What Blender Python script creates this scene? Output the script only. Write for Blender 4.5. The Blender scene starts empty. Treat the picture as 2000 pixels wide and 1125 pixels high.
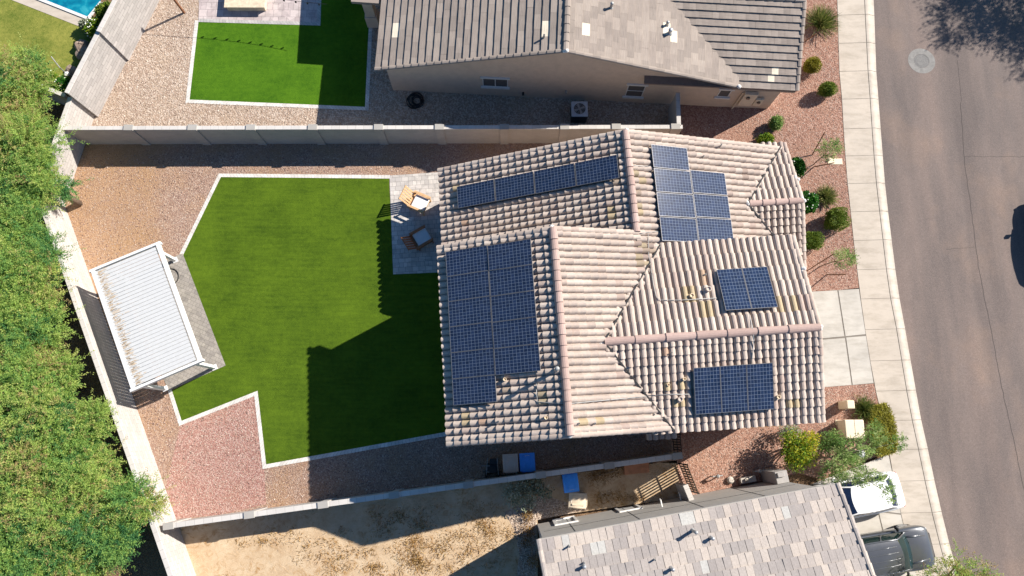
import bpy, math, random
import numpy as np
from mathutils import Vector, Matrix

random.seed(7)
RNG = np.random.default_rng(11)
PI = math.pi
scene = bpy.context.scene
COL = scene.collection

# ------------------------------------------------------------------ camera model (measured from the photo)
F_PX, CX, CY, H_CAM = 1389.0, 1000.0, 562.5, 35.0
_d = np.array([985 - CX, 850 - CY, F_PX]); _d /= np.linalg.norm(_d)
_up = -_d
_X = np.array([1.0, 0, 0]); _X -= _X.dot(_up) * _up; _X /= np.linalg.norm(_X)
_Y = np.cross(_up, _X)
RW = np.array([_X, _Y, _up])

def G(x, y, z=0.0):
    """point of the place at height z seen at photo pixel (x, y)"""
    r = RW @ np.array([x - CX, y - CY, F_PX])
    t = (z - H_CAM) / r[2]
    return Vector((r[0] * t, r[1] * t, z))

SUN = Vector((1.22, 0.67, 1.0)).normalized()

# ------------------------------------------------------------------ materials
def C(r, g, b):
    return (r, g, b, 1.0)

class M:
    """small node-material builder"""
    def __init__(s, name):
        s.m = bpy.data.materials.new(name); s.m.use_nodes = True
        s.t = s.m.node_tree; s.n = s.t.nodes
        s.b = s.n['Principled BSDF']; s.out = s.n['Material Output']
        s.b.inputs['Roughness'].default_value = 0.85
        s._pos = None
    def node(s, kind, **kw):
        nd = s.n.new(kind)
        for k, v in kw.items():
            setattr(nd, k, v)
        return nd
    def link(s, a, b):
        s.t.links.new(a, b)
    def pos(s):
        if s._pos is None:
            s._pos = s.node('ShaderNodeNewGeometry').outputs['Position']
        return s._pos
    def uv(s):
        return s.node('ShaderNodeTexCoord').outputs['UV']
    def mapped(s, vec, scale=(1, 1, 1), rot=(0, 0, 0)):
        mp = s.node('ShaderNodeMapping'); s.link(vec, mp.inputs['Vector'])
        mp.inputs['Scale'].default_value = scale; mp.inputs['Rotation'].default_value = rot
        return mp.outputs['Vector']
    def noise(s, scale, detail=4, rough=0.6, vec=None, dist=0.0):
        nd = s.node('ShaderNodeTexNoise'); s.link(vec or s.pos(), nd.inputs['Vector'])
        nd.inputs['Scale'].default_value = scale; nd.inputs['Detail'].default_value = detail
        nd.inputs['Roughness'].default_value = rough; nd.inputs['Distortion'].default_value = dist
        return nd.outputs['Fac']
    def voro(s, scale, out='Color', feature='F1', vec=None, rand=1.0):
        nd = s.node('ShaderNodeTexVoronoi', feature=feature); s.link(vec or s.pos(), nd.inputs['Vector'])
        nd.inputs['Scale'].default_value = scale; nd.inputs['Randomness'].default_value = rand
        return nd.outputs[out]
    def ramp(s, fac, stops, interp='LINEAR'):
        nd = s.node('ShaderNodeValToRGB'); s.link(fac, nd.inputs['Fac'])
        cr = nd.color_ramp; cr.interpolation = interp
        while len(cr.elements) < len(stops):
            cr.elements.new(0.5)
        for e, (p, c) in zip(cr.elements, stops):
            e.position = p; e.color = c if len(c) == 4 else (*c, 1.0)
        return nd.outputs['Color']
    def mix(s, fac, a, b, mode='MIX'):
        nd = s.node('ShaderNodeMix', data_type='RGBA', blend_type=mode)
        for inp, v in ((nd.inputs[0], fac), (nd.inputs[6], a), (nd.inputs[7], b)):
            if isinstance(v, (int, float)):
                inp.default_value = v
            elif isinstance(v, tuple):
                inp.default_value = v if len(v) == 4 else (*v, 1.0)
            else:
                s.link(v, inp)
        return nd.outputs[2]
    def math(s, op, a, b=0.5, clamp=False):
        nd = s.node('ShaderNodeMath', operation=op, use_clamp=clamp)
        for inp, v in ((nd.inputs[0], a), (nd.inputs[1], b)):
            if isinstance(v, (int, float)):
                inp.default_value = v
            else:
                s.link(v, inp)
        return nd.outputs[0]
    def attr(s, name='tone'):
        return s.node('ShaderNodeAttribute', attribute_name=name).outputs['Fac']
    def bump(s, h, strength=0.4, dist=0.02):
        nd = s.node('ShaderNodeBump'); s.link(h, nd.inputs['Height'])
        nd.inputs['Strength'].default_value = strength; nd.inputs['Distance'].default_value = dist
        s.link(nd.outputs['Normal'], s.b.inputs['Normal'])
    def color(s, c):
        if isinstance(c, tuple):
            s.b.inputs['Base Color'].default_value = c if len(c) == 4 else (*c, 1.0)
        else:
            s.link(c, s.b.inputs['Base Color'])
    def set(s, **kw):
        for k, v in kw.items():
            s.b.inputs[k.replace('_', ' ')].default_value = v
        return s

MATS = {}
def simple(name, col, rough=0.7, metal=0.0, var=0.12, scale=6.0, bump=0.0, coat=0.0):
    """plain surface with a little uneven wear in it"""
    m = M(name)
    n = m.noise(scale, 5, 0.65)
    lo = tuple(max(0, c * (1 - var)) for c in col); hi = tuple(min(1, c * (1 + var)) for c in col)
    m.color(m.ramp(n, [(0.3, lo), (0.7, hi)]))
    m.set(Roughness=rough, Metallic=metal)
    if coat:
        m.b.inputs['Coat Weight'].default_value = coat; m.b.inputs['Coat Roughness'].default_value = 0.05
    if bump:
        m.bump(m.noise(scale * 12, 3), bump, 0.01)
    MATS[name] = m.m
    return m.m

def gravel(name, palette, patch, patch_amt=(0.45, 0.7), scale=13.0, bump=0.9, fine=30.0, sand=None):
    m = M(name)
    cell = m.voro(scale)
    sep = m.node('ShaderNodeSeparateColor'); m.link(cell, sep.inputs[0])
    k = len(palette)
    stones = m.ramp(sep.outputs[0], [(i / k, palette[i]) for i in range(k)], 'CONSTANT')
    cell2 = m.voro(fine)
    sep2 = m.node('ShaderNodeSeparateColor'); m.link(cell2, sep2.inputs[0])
    grit = m.ramp(sep2.outputs[1], [(0.0, tuple(c * 0.72 for c in patch)), (0.5, patch), (1.0, tuple(min(1, c * 1.3) for c in patch))])
    big = m.noise(0.45, 6, 0.62)
    f = m.ramp(big, [(patch_amt[0], (0, 0, 0)), (patch_amt[1], (1, 1, 1))])
    f2 = m.math('MULTIPLY', f, m.ramp(sep.outputs[2], [(0.2, (1, 1, 1)), (1.0, (0.35, 0.35, 0.35))]))
    mean = tuple(sum(p[i] for p in palette) / k for i in range(3))
    c = m.mix(f2, m.mix(0.34, stones, mean), grit)
    if sand:
        sx = m.node('ShaderNodeSeparateXYZ'); m.link(m.pos(), sx.inputs[0])
        v = m.math('ADD', sx.outputs[0], m.math('MULTIPLY', m.noise(0.7, 6, 0.65), 5.0))
        fs_ = m.ramp(m.math('MULTIPLY', m.math('ADD', v, 20.0), 0.125), [(.22, (1, 1, 1)), (.80, (0, 0, 0))])
        sandy = m.mix(1.0, grit, (1.28, 1.24, 1.12), 'MULTIPLY')
        c = m.mix(m.math('MULTIPLY', fs_, 0.48), c, sandy)
    broad = m.noise(0.16, 3, 0.5)
    c = m.mix(1.0, c, m.ramp(broad, [(0.3, (0.86, 0.84, 0.84)), (0.7, (1.1, 1.08, 1.04))]), 'MULTIPLY')
    m.color(c)
    d = m.voro(scale, 'Distance')
    d2 = m.voro(fine, 'Distance')
    hsum = m.math('ADD', m.math('MULTIPLY', d, -1.0), m.math('MULTIPLY', d2, -0.35))
    m.bump(hsum, bump * 0.6, 0.05)
    m.set(Roughness=0.95)
    m.b.inputs['Specular IOR Level'].default_value = 0.2
    MATS[name] = m.m
    return m.m

def turf(name, dark, light, mow=0.25):
    m = M(name)
    fine = m.noise(38, 3, 0.7)
    mid = m.noise(4.2, 5, 0.75)
    broad = m.noise(0.55, 4, 0.6)
    streak = m.noise(3.2, 3, 0.5, m.mapped(m.pos(), (0.25, 2.2, 1), (0, 0, 0.05)))
    a = m.math('ADD', m.math('MULTIPLY', fine, 0.40), m.math('MULTIPLY', mid, 0.38))
    a = m.math('ADD', a, m.math('MULTIPLY', broad, 0.42))
    a = m.math('ADD', a, m.math('MULTIPLY', streak, mow))
    c = m.ramp(a, [(0.47, dark), (0.66, tuple((x + y) / 2 for x, y in zip(dark, light))), (0.88, light)])
    m.color(c)
    m.bump(m.math('ADD', fine, m.math('MULTIPLY', mid, 0.5)), 0.55, 0.04)
    m.set(Roughness=1.0); m.b.inputs['Specular IOR Level'].default_value = 0.05
    MATS[name] = m.m
    return m.m

def block(name, a, b, mortar, bw=0.40, bh=0.20, ms=0.008, rough=0.92, stain=0.12, offs=0.5):
    m = M(name)
    br = m.node('ShaderNodeTexBrick'); m.link(m.uv(), br.inputs['Vector'])
    br.offset = offs
    br.inputs['Color1'].default_value = (*a, 1); br.inputs['Color2'].default_value = (*b, 1); br.inputs['Mortar'].default_value = (*mortar, 1)
    br.inputs['Scale'].default_value = 1.0; br.inputs['Mortar Size'].default_value = ms
    br.inputs['Brick Width'].default_value = bw; br.inputs['Row Height'].default_value = bh; br.inputs['Mortar Smooth'].default_value = 0.2
    st = m.noise(1.1, 5, 0.7)
    c = m.mix(1.0, br.outputs['Color'], m.ramp(st, [(0.3, (1 - stain,) * 3), (0.7, (1 + stain * 0.6,) * 3)]), 'MULTIPLY')
    gr = m.noise(45, 3, 0.7)
    c = m.mix(1.0, c, m.ramp(gr, [(0.2, (0.88,) * 3), (0.8, (1.08,) * 3)]), 'MULTIPLY')
    m.color(c); m.set(Roughness=rough)
    m.bump(m.math('ADD', m.math('MULTIPLY', br.outputs['Fac'], -1.0), m.math('MULTIPLY', gr, 0.3)), 0.5, 0.008)
    MATS[name] = m.m
    return m.m

def tonemat(name, stops, rough=0.85, grain=(0.86, 1.1), gscale=9.0, bump=0.25, stretch=None):
    """tile colour picked per tile by the 'tone' attribute, weathered by noise"""
    m = M(name)
    t = m.math('DIVIDE', m.attr(), 2.0)
    c = m.ramp(t, stops)
    vec = m.mapped(m.uv(), stretch) if stretch else None
    g = m.noise(gscale, 5, 0.7, vec)
    c = m.mix(1.0, c, m.ramp(g, [(0.28, (grain[0],) * 3), (0.72, (grain[1],) * 3)]), 'MULTIPLY')
    b = m.noise(0.7, 4, 0.6)
    c = m.mix(1.0, c, m.ramp(b, [(0.3, (0.92, 0.9, 0.9)), (0.7, (1.06, 1.05, 1.04))]), 'MULTIPLY')
    m.color(c); m.set(Roughness=rough)
    if bump:
        m.bump(g, bump, 0.01)
    MATS[name] = m.m
    return m.m

def leafmat(name, stops, trans=0.25, rough=0.65):
    m = M(name)
    c = m.ramp(m.attr(), stops)
    n = m.noise(2.0, 3, 0.6)
    c = m.mix(1.0, c, m.ramp(n, [(0.3, (0.75, 0.8, 0.75)), (0.7, (1.2, 1.15, 1.1))]), 'MULTIPLY')
    m.color(c); m.set(Roughness=rough); m.b.inputs['Specular IOR Level'].default_value = 0.25
    tr = m.node('ShaderNodeBsdfTranslucent'); m.link(c, tr.inputs['Color'])
    mx = m.node('ShaderNodeMixShader'); mx.inputs[0].default_value = trans
    m.link(m.b.outputs[0], mx.inputs[1]); m.link(tr.outputs[0], mx.inputs[2]); m.link(mx.outputs[0], m.out.inputs['Surface'])
    MATS[name] = m.m
    return m.m

# --- grounds
gravel('gravel_back', [(0.236, 0.147, 0.112), (0.354, 0.236, 0.177), (0.425, 0.319, 0.254), (0.177, 0.118, 0.1), (0.319, 0.195, 0.147), (0.496, 0.395, 0.325), (0.283, 0.183, 0.147), (0.389, 0.277, 0.218)], (.36, .225, .125), (.44, .72), scale=21, fine=45, sand=True)
gravel('gravel_pink', [(.31, .155, .125), (.40, .235, .195), (.47, .315, .27), (.25, .12, .10), (.36, .19, .155), (.50, .37, .33)], (.37, .20, .14), (.52, .8), scale=21, fine=45)
gravel('gravel_cream', [(0.336, 0.257, 0.194), (0.441, 0.357, 0.284), (0.263, 0.189, 0.142), (0.525, 0.441, 0.367), (0.378, 0.278, 0.21), (0.315, 0.221, 0.173), (0.578, 0.493, 0.42)], (.40, .30, .21), (.5, .8), scale=14, fine=36)
gravel('gravel_red', [(.24, .125, .09), (.34, .19, .14), (.42, .265, .205), (.19, .095, .068), (.31, .165, .12), (.47, .335, .27)], (.34, .20, .14), (.5, .75), scale=18, fine=38)
def soil():
    m = M('dry_soil')
    a = m.noise(1.1, 8, 0.72)
    c = m.ramp(a, [(.30, (.43, .295, .175)), (.5, (.54, .40, .255)), (.68, (.60, .475, .325))])
    w = m.noise(2.6, 8, 0.8, None, 1.2)
    wm = m.ramp(w, [(.50, (0, 0, 0)), (.64, (1, 1, 1))])
    zone = m.ramp(m.noise(0.33, 3, 0.5), [(.42, (0, 0, 0)), (.6, (1, 1, 1))])
    straw = m.ramp(m.noise(26, 4, 0.8), [(.3, (.15, .07, .02)), (.55, (.37, .19, .05)), (.8, (.55, .35, .13))])
    c = m.mix(m.math('MULTIPLY', wm, m.math('ADD', m.math('MULTIPLY', zone, 0.8), 0.2)), c, straw)
    g = m.noise(48, 4, 0.75)
    c = m.mix(1.0, c, m.ramp(g, [(.25, (.78, .78, .78)), (.75, (1.14, 1.14, 1.14))]), 'MULTIPLY')
    m.color(c); m.bump(m.math('ADD', g, m.math('MULTIPLY', w, 2.0)), 0.6, 0.03); m.set(Roughness=0.95)
    MATS['dry_soil'] = m.m
soil()
gravel('brown_earth', [(.16, .10, .06), (.22, .14, .085), (.29, .19, .115), (.13, .08, .05)], (.27, .17, .095), (.45, .7), scale=20)
turf('turf_main', (.018, .044, .006), (.097, .160, .012))
turf('turf_north', (.024, .080, .006), (.095, .205, .012), 0.12)
turf('grass_dry', (.04, .095, .010), (.36, .33, .08), 0.1)

def concrete(name, base, stain=0.18, warm=1.0):
    m = M(name)
    a = m.noise(0.6, 6, 0.65)
    s = m.noise(1.6, 5, 0.7, m.mapped(m.pos(), (0.5, 1.6, 1)))
    c = m.ramp(a, [(.3, tuple(x * (1 - stain) for x in base)), (.7, tuple(min(1, x * (1 + stain * .5)) for x in base))])
    c = m.mix(1.0, c, m.ramp(s, [(.32, (.80, .79, .77)), (.55, (1, 1, 1))]), 'MULTIPLY')
    g = m.noise(60, 3, 0.7)
    c = m.mix(1.0, c, m.ramp(g, [(.2, (.9,) * 3), (.8, (1.06,) * 3)]), 'MULTIPLY')
    m.color(c); m.set(Roughness=0.9); m.bump(g, 0.2, 0.005)
    MATS[name] = m.m
concrete('sidewalk_concrete', (.50, .435, .36), 0.10)
concrete('driveway_concrete', (.50, .465, .41), 0.16)
concrete('curb_concrete', (.50, .44, .37), 0.16)
concrete('dark_joint', (.20, .175, .145), 0.1)
def asphalt():
    m = M('asphalt')
    v = m.noise(0.33, 6, 0.62, m.mapped(m.pos(), (1.6, 0.5, 1), (0, 0, -0.16)))
    c = m.ramp(v, [(.28, (.122, .098, .089)), (.5, (.158, .123, .108)), (.72, (.200, .152, .130))])
    tan = m.ramp(m.noise(0.22, 4, 0.6, m.mapped(m.pos(), (1, 0.8, 1))), [(.54, (0, 0, 0)), (.72, (1, 1, 1))])
    c = m.mix(m.math('MULTIPLY', tan, 0.55), c, (.27, .185, .135))
    lane = m.noise(0.9, 3, 0.5, m.mapped(m.pos(), (1.0, .05, 1), (0, 0, 0.17)))
    c = m.mix(1.0, c, m.ramp(lane, [(.36, (.84, .84, .85)), (.52, (1, 1, 1)), (.66, (1.10, 1.07, 1.05))]), 'MULTIPLY')
    g = m.voro(34); sp = m.node('ShaderNodeSeparateColor'); m.link(g, sp.inputs[0])
    c = m.mix(1.0, c, m.ramp(sp.outputs[0], [(0, (.80,) * 3), (.8, (1.05,) * 3), (.97, (1.08,) * 3), (1.0, (1.3,) * 3)]), 'MULTIPLY')
    m.color(c); m.set(Roughness=0.88); m.bump(m.noise(70, 3, 0.8), 0.4, 0.006)
    MATS['asphalt'] = m.m
asphalt()
def pavers(name, cols, bw, bh, mortar):
    m = M(name)
    br = m.node('ShaderNodeTexBrick'); m.link(m.uv(), br.inputs['Vector'])
    br.inputs['Color1'].default_value = (*cols[0], 1); br.inputs['Color2'].default_value = (*cols[1], 1); br.inputs['Mortar'].default_value = (*mortar, 1)
    br.inputs['Scale'].default_value = 1.0; br.inputs['Mortar Size'].default_value = 0.009
    br.inputs['Brick Width'].default_value = bw; br.inputs['Row Height'].default_value = bh
    br.squash = 0.62; br.squash_frequency = 3; br.offset = 0.38; br.offset_frequency = 2
    cell = m.voro(2.6, vec=m.mapped(m.uv(), (1.2, 1.7, 1)))
    sp = m.node('ShaderNodeSeparateColor'); m.link(cell, sp.inputs[0])
    c = m.mix(1.0, br.outputs['Color'], m.ramp(sp.outputs[0], [(0, (.84,) * 3), (1, (1.12,) * 3)]), 'MULTIPLY')
    g = m.noise(30, 4, 0.7)
    c = m.mix(1.0, c, m.ramp(g, [(.2, (.88,) * 3), (.8, (1.08,) * 3)]), 'MULTIPLY')
    m.color(c); m.set(Roughness=0.88)
    m.bump(m.math('MULTIPLY', br.outputs['Fac'], -1.0), 0.5, 0.008)
    MATS[name] = m.m
pavers('patio_pavers', ((.44, .41, .385), (.56, .52, .475)), 0.34, 0.24, (.24, .22, .21))
pavers('pad_pavers', ((.27, .245, .22), (.33, .30, .26)), 0.26, 0.18, (.19, .17, .15))
pavers('pink_pavers', ((.42, .35, .34), (.50, .43, .41)), 0.45, 0.42, (.24, .20, .20))
pavers('edge_pavers', ((.58, .55, .51), (.66, .62, .57)), 0.28, 0.5, (.36, .34, .31))
pavers('edge_grey', ((.38, .365, .345), (.44, .42, .395)), 0.28, 0.5, (.24, .23, .22))
# --- walls and roofs
block('fence_block', (.40, .37, .345), (.43, .40, .37), (.36, .335, .31), ms=0.006, stain=0.10)
block('fence_block_pale', (.43, .40, .37), (.51, .475, .44), (.36, .335, .31), ms=0.012, stain=0.10)
block('fence_block_scored', (.36, .335, .315), (.47, .435, .41), (.27, .25, .235), bw=0.62, bh=0.2, ms=0.012, stain=0.10)
block('fence_cap', (.52, .49, .455), (.58, .545, .505), (.36, .34, .31), bw=0.40, bh=2.0, ms=0.008, stain=0.08)
simple('stucco_tan', (.60, .475, .37), 0.95, 0, .08, 3, .5)
simple('stucco_main', (.56, .46, .37), 0.95, 0, .08, 3, .5)
simple('stucco_grey', (.36, .34, .315), 0.95, 0, .07, 2.2, .5)
simple('trim_white', (.66, .645, .62), 0.6, 0, .05)
simple('mortar_white', (.66, .64, .61), 0.9, 0, .15, 14, .8)
tonemat('barrel_tile', [(0.0, (.38, .295, .25)), (.05, (.42, .345, .29)), (.25, (.45, .375, .318)), (.42, (.475, .40, .34)), (.5, (.50, .43, .37)), (.62, (.40, .27, .19)), (.75, (.41, .325, .20)), (.85, (.34, .275, .18)), (1.0, (.30, .23, .19))], 0.82, (.84, 1.1), 11, .25)
tonemat('ridge_tile', [(0, (.36, .255, .22)), (.5, (.44, .32, .28)), (1, (.44, .32, .28))], 0.82, (.86, 1.08), 11, .25)
tonemat('shake_tile', [(0, (.25, .212, .182)), (.25, (.285, .24, .205)), (.48, (.33, .28, .238)), (.5, (.33, .28, .238)), (.75, (.72, .64, .50)), (1, (.74, .66, .52))], 0.9, (.68, 1.22), 1.0, .5, (1.5, 38, 1))
tonemat('slate_tile', [(0, (.29, .262, .245)), (.14, (.32, .288, .267)), (.22, (.35, .313, .288)), (.3, (.405, .358, .32)), (.42, (.45, .395, .345)), (.5, (.48, .42, .362)), (.75, (.44, .43, .40)), (1, (.44, .43, .40))], 0.9, (.82, 1.12), 14, .4)
simple('roof_deck', (.20, .15, .125), 0.95)
simple('fascia_tan', (.36, .29, .225), 0.8)
simple('wood_brown', (.20, .085, .04), 0.75, 0, .25, 9)
simple('wood_stake', (.17, .085, .045), 0.85, 0, .3, 12)
simple('teak', (.56, .35, .18), 0.6, 0, .2, 8)
simple('teak_shaded', (.34, .13, .05), 0.55, 0, .2, 8)  # teak of the second chair, with the patio shade put into its colour
simple('cushion', (.66, .66, .66), 0.95, 0, .05)
simple('white_paint', (.70, .70, .69), 0.5, 0, .03)
simple('louver_white', (.52, .525, .52), 0.55, 0, .05)
simple('iron_dark', (.035, .028, .022), 0.5, .5)
simple('gate_wood', (.14, .085, .045), 0.8, 0, .25, 10)
simple('plastic_tan', (.60, .50, .37), 0.5, 0, .05)
simple('plastic_grey_tan', (.55, .46, .385), 0.5, 0, .05)
simple('plastic_blue', (.045, .30, .86), 0.42, 0, .08)
simple('black_plastic', (.012, .012, .013), 0.5, 0, .2)
simple('grey_metal', (.40, .41, .42), 0.45, .6, .12)
simple('galvanised', (.36, .36, .35), 0.6, .5, .15)
simple('utility_tan', (.72, .58, .40), 0.6, 0, .05)
simple('utility_cream', (.70, .585, .44), 0.65, 0, .06)
simple('ac_paint', (.46, .50, .54), 0.5, .2, .1)
simple('ac_dark', (.045, .048, .05), 0.6)
simple('terracotta', (.42, .19, .10), 0.85, 0, .2, 5)
simple('stone_block', (.60, .50, .36), 0.9, 0, .2, 6, .6)
simple('bark', (.17, .12, .08), 0.95, 0, .3, 14, .5)
simple('bark_grey', (.26, .21, .16), 0.95, 0, .3, 14, .5)
simple('rock', (.28, .21, .165), 0.95, 0, .25, 5, .8)
simple('rock_pale', (.50, .45, .39), 0.95, 0, .2, 5, .8)
simple('iron_cover', (.15, .145, .14), 0.75, .2, .25, 20, .6)
simple('collar_concrete', (.22, .21, .195), 0.9, 0, .2, 5)
simple('crack_dark', (.07, .058, .052), 0.95)
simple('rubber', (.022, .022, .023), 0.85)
simple('dirt_stain', (.48, .38, .27), 0.95, 0, .3, 30)
def paint(name, col, rough=0.25, metal=0.0):
    m = M(name)
    n = m.noise(2.5, 4, 0.6)
    m.color(m.ramp(n, [(.3, tuple(c * .93 for c in col)), (.7, tuple(min(1, c * 1.05) for c in col))]))
    m.set(Roughness=rough, Metallic=metal); m.b.inputs['Coat Weight'].default_value = 0.8; m.b.inputs['Coat Roughness'].default_value = 0.04
    MATS[name] = m.m
paint('paint_white', (.80, .80, .80), 0.4)
paint('paint_graphite', (.115, .118, .125), 0.28, 0.5)
paint('paint_navy', (.012, .017, .045), 0.3, 0.2)
def glassy(name, col, rough=0.06):
    m = M(name)
    n = m.noise(1.5, 3)
    m.color(m.ramp(n, [(.3, tuple(c * .8 for c in col)), (.7, tuple(c * 1.15 for c in col))]))
    m.set(Roughness=rough); m.b.inputs['Specular IOR Level'].default_value = 0.6
    MATS[name] = m.m
glassy('car_glass', (.010, .026, .024))
glassy('car_glass_blue', (.012, .022, .055))
glassy('window_glass', (.05, .048, .048), 0.15)
simple('blind_white', (.50, .50, .49), 0.5)
simple('window_screen', (.10, .092, .088), 0.8, 0, .1)
simple('headlight_glass', (.6, .62, .64), 0.15, 0, .05)
simple('lamp_red', (.45, .02, .015), 0.2, 0, .05)
def solar():
    m = M('solar_cells')
    sep = m.node('ShaderNodeSeparateXYZ'); m.link(m.uv(), sep.inputs[0])
    def grid(o, n, w):
        f = m.math('FRACT', m.math('MULTIPLY', o, float(n)))
        d = m.math('ABSOLUTE', m.math('SUBTRACT', f, 0.5))
        return m.math('GREATER_THAN', d, 0.5 - w)
    gx = grid(sep.outputs[0], 12, 0.038); gy = grid(sep.outputs[1], 8, 0.040)
    line = m.math('MAXIMUM', gx, gy)
    cell = m.node('ShaderNodeTexWhiteNoise', noise_dimensions='2D')
    vm = m.node('ShaderNodeVectorMath', operation='FLOOR')
    m.link(m.mapped(m.uv(), (12, 8, 1)), vm.inputs[0]); m.link(vm.outputs[0], cell.inputs['Vector'])
    dark = m.ramp(cell.outputs['Value'], [(0, (.009, .017, .042)), (1, (.017, .031, .074))])
    dust = m.noise(0.9, 5, 0.7)
    dark = m.mix(m.math('MULTIPLY', m.ramp(dust, [(.35, (0, 0, 0)), (.75, (1, 1, 1))]), 0.07), dark, (.13, .13, .14))
    c = m.mix(m.math('MULTIPLY', line, 0.7), dark, (.24, .29, .37))
    m.color(c); m.set(Roughness=0.066)
    m.b.inputs['Specular IOR Level'].default_value = 0.75
    MATS['solar_cells'] = m.m
solar()
simple('panel_frame', (.20, .20, .21), 0.5, .3, .1)
def water():
    m = M('pool_water')
    n = m.noise(1.3, 4, 0.6, None, 0.8)
    c = m.ramp(n, [(.3, (.002, .10, .19)), (.55, (.006, .21, .30)), (.72, (.05, .36, .42))])
    m.color(c); m.set(Roughness=0.04); m.bump(m.noise(5, 3, 0.6), 0.15, 0.03)
    MATS['pool_water'] = m.m
water()
leafmat('leaf_mesquite', [(0, (.03, .13, .05)), (.25, (.095, .25, .085)), (.5, (.21, .37, .09)), (.75, (.36, .48, .11)), (.95, (.48, .50, .17)), (1, (.42, .31, .15))], 0.44)
leafmat('leaf_boxwood', [(0, (.04, .09, .008)), (.5, (.11, .175, .016)), (1, (.24, .27, .04))], 0.2)
leafmat('leaf_bright', [(0, (.012, .075, .006)), (.55, (.03, .145, .010)), (.9, (.085, .215, .02)), (1, (.6, .6, .5))], 0.2)
leafmat('leaf_lime', [(0, (.05, .13, .010)), (.5, (.16, .27, .02)), (1, (.58, .50, .03))], 0.35)
leafmat('leaf_hedge', [(0, (.09, .095, .008)), (.5, (.22, .205, .016)), (1, (.36, .32, .04))], 0.25)
leafmat('leaf_sage', [(0, (.10, .13, .08)), (.6, (.27, .30, .22)), (1, (.50, .52, .44))], 0.2)
leafmat('leaf_straw', [(0, (.15, .075, .02)), (.6, (.38, .22, .07)), (1, (.58, .40, .17))], 0.2)
leafmat('leaf_grass', [(0, (.06, .11, .025)), (.6, (.18, .21, .05)), (1, (.42, .37, .15))], 0.25)
leafmat('leaf_olive', [(0, (.06, .16, .03)), (.6, (.20, .32, .08)), (1, (.40, .46, .20))], 0.35)

# ------------------------------------------------------------------ mesh building
def world_of(o):
    m = o.matrix_parent_inverse @ o.matrix_basis if o.parent else o.matrix_basis.copy()
    return world_of(o.parent) @ m if o.parent else m

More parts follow.
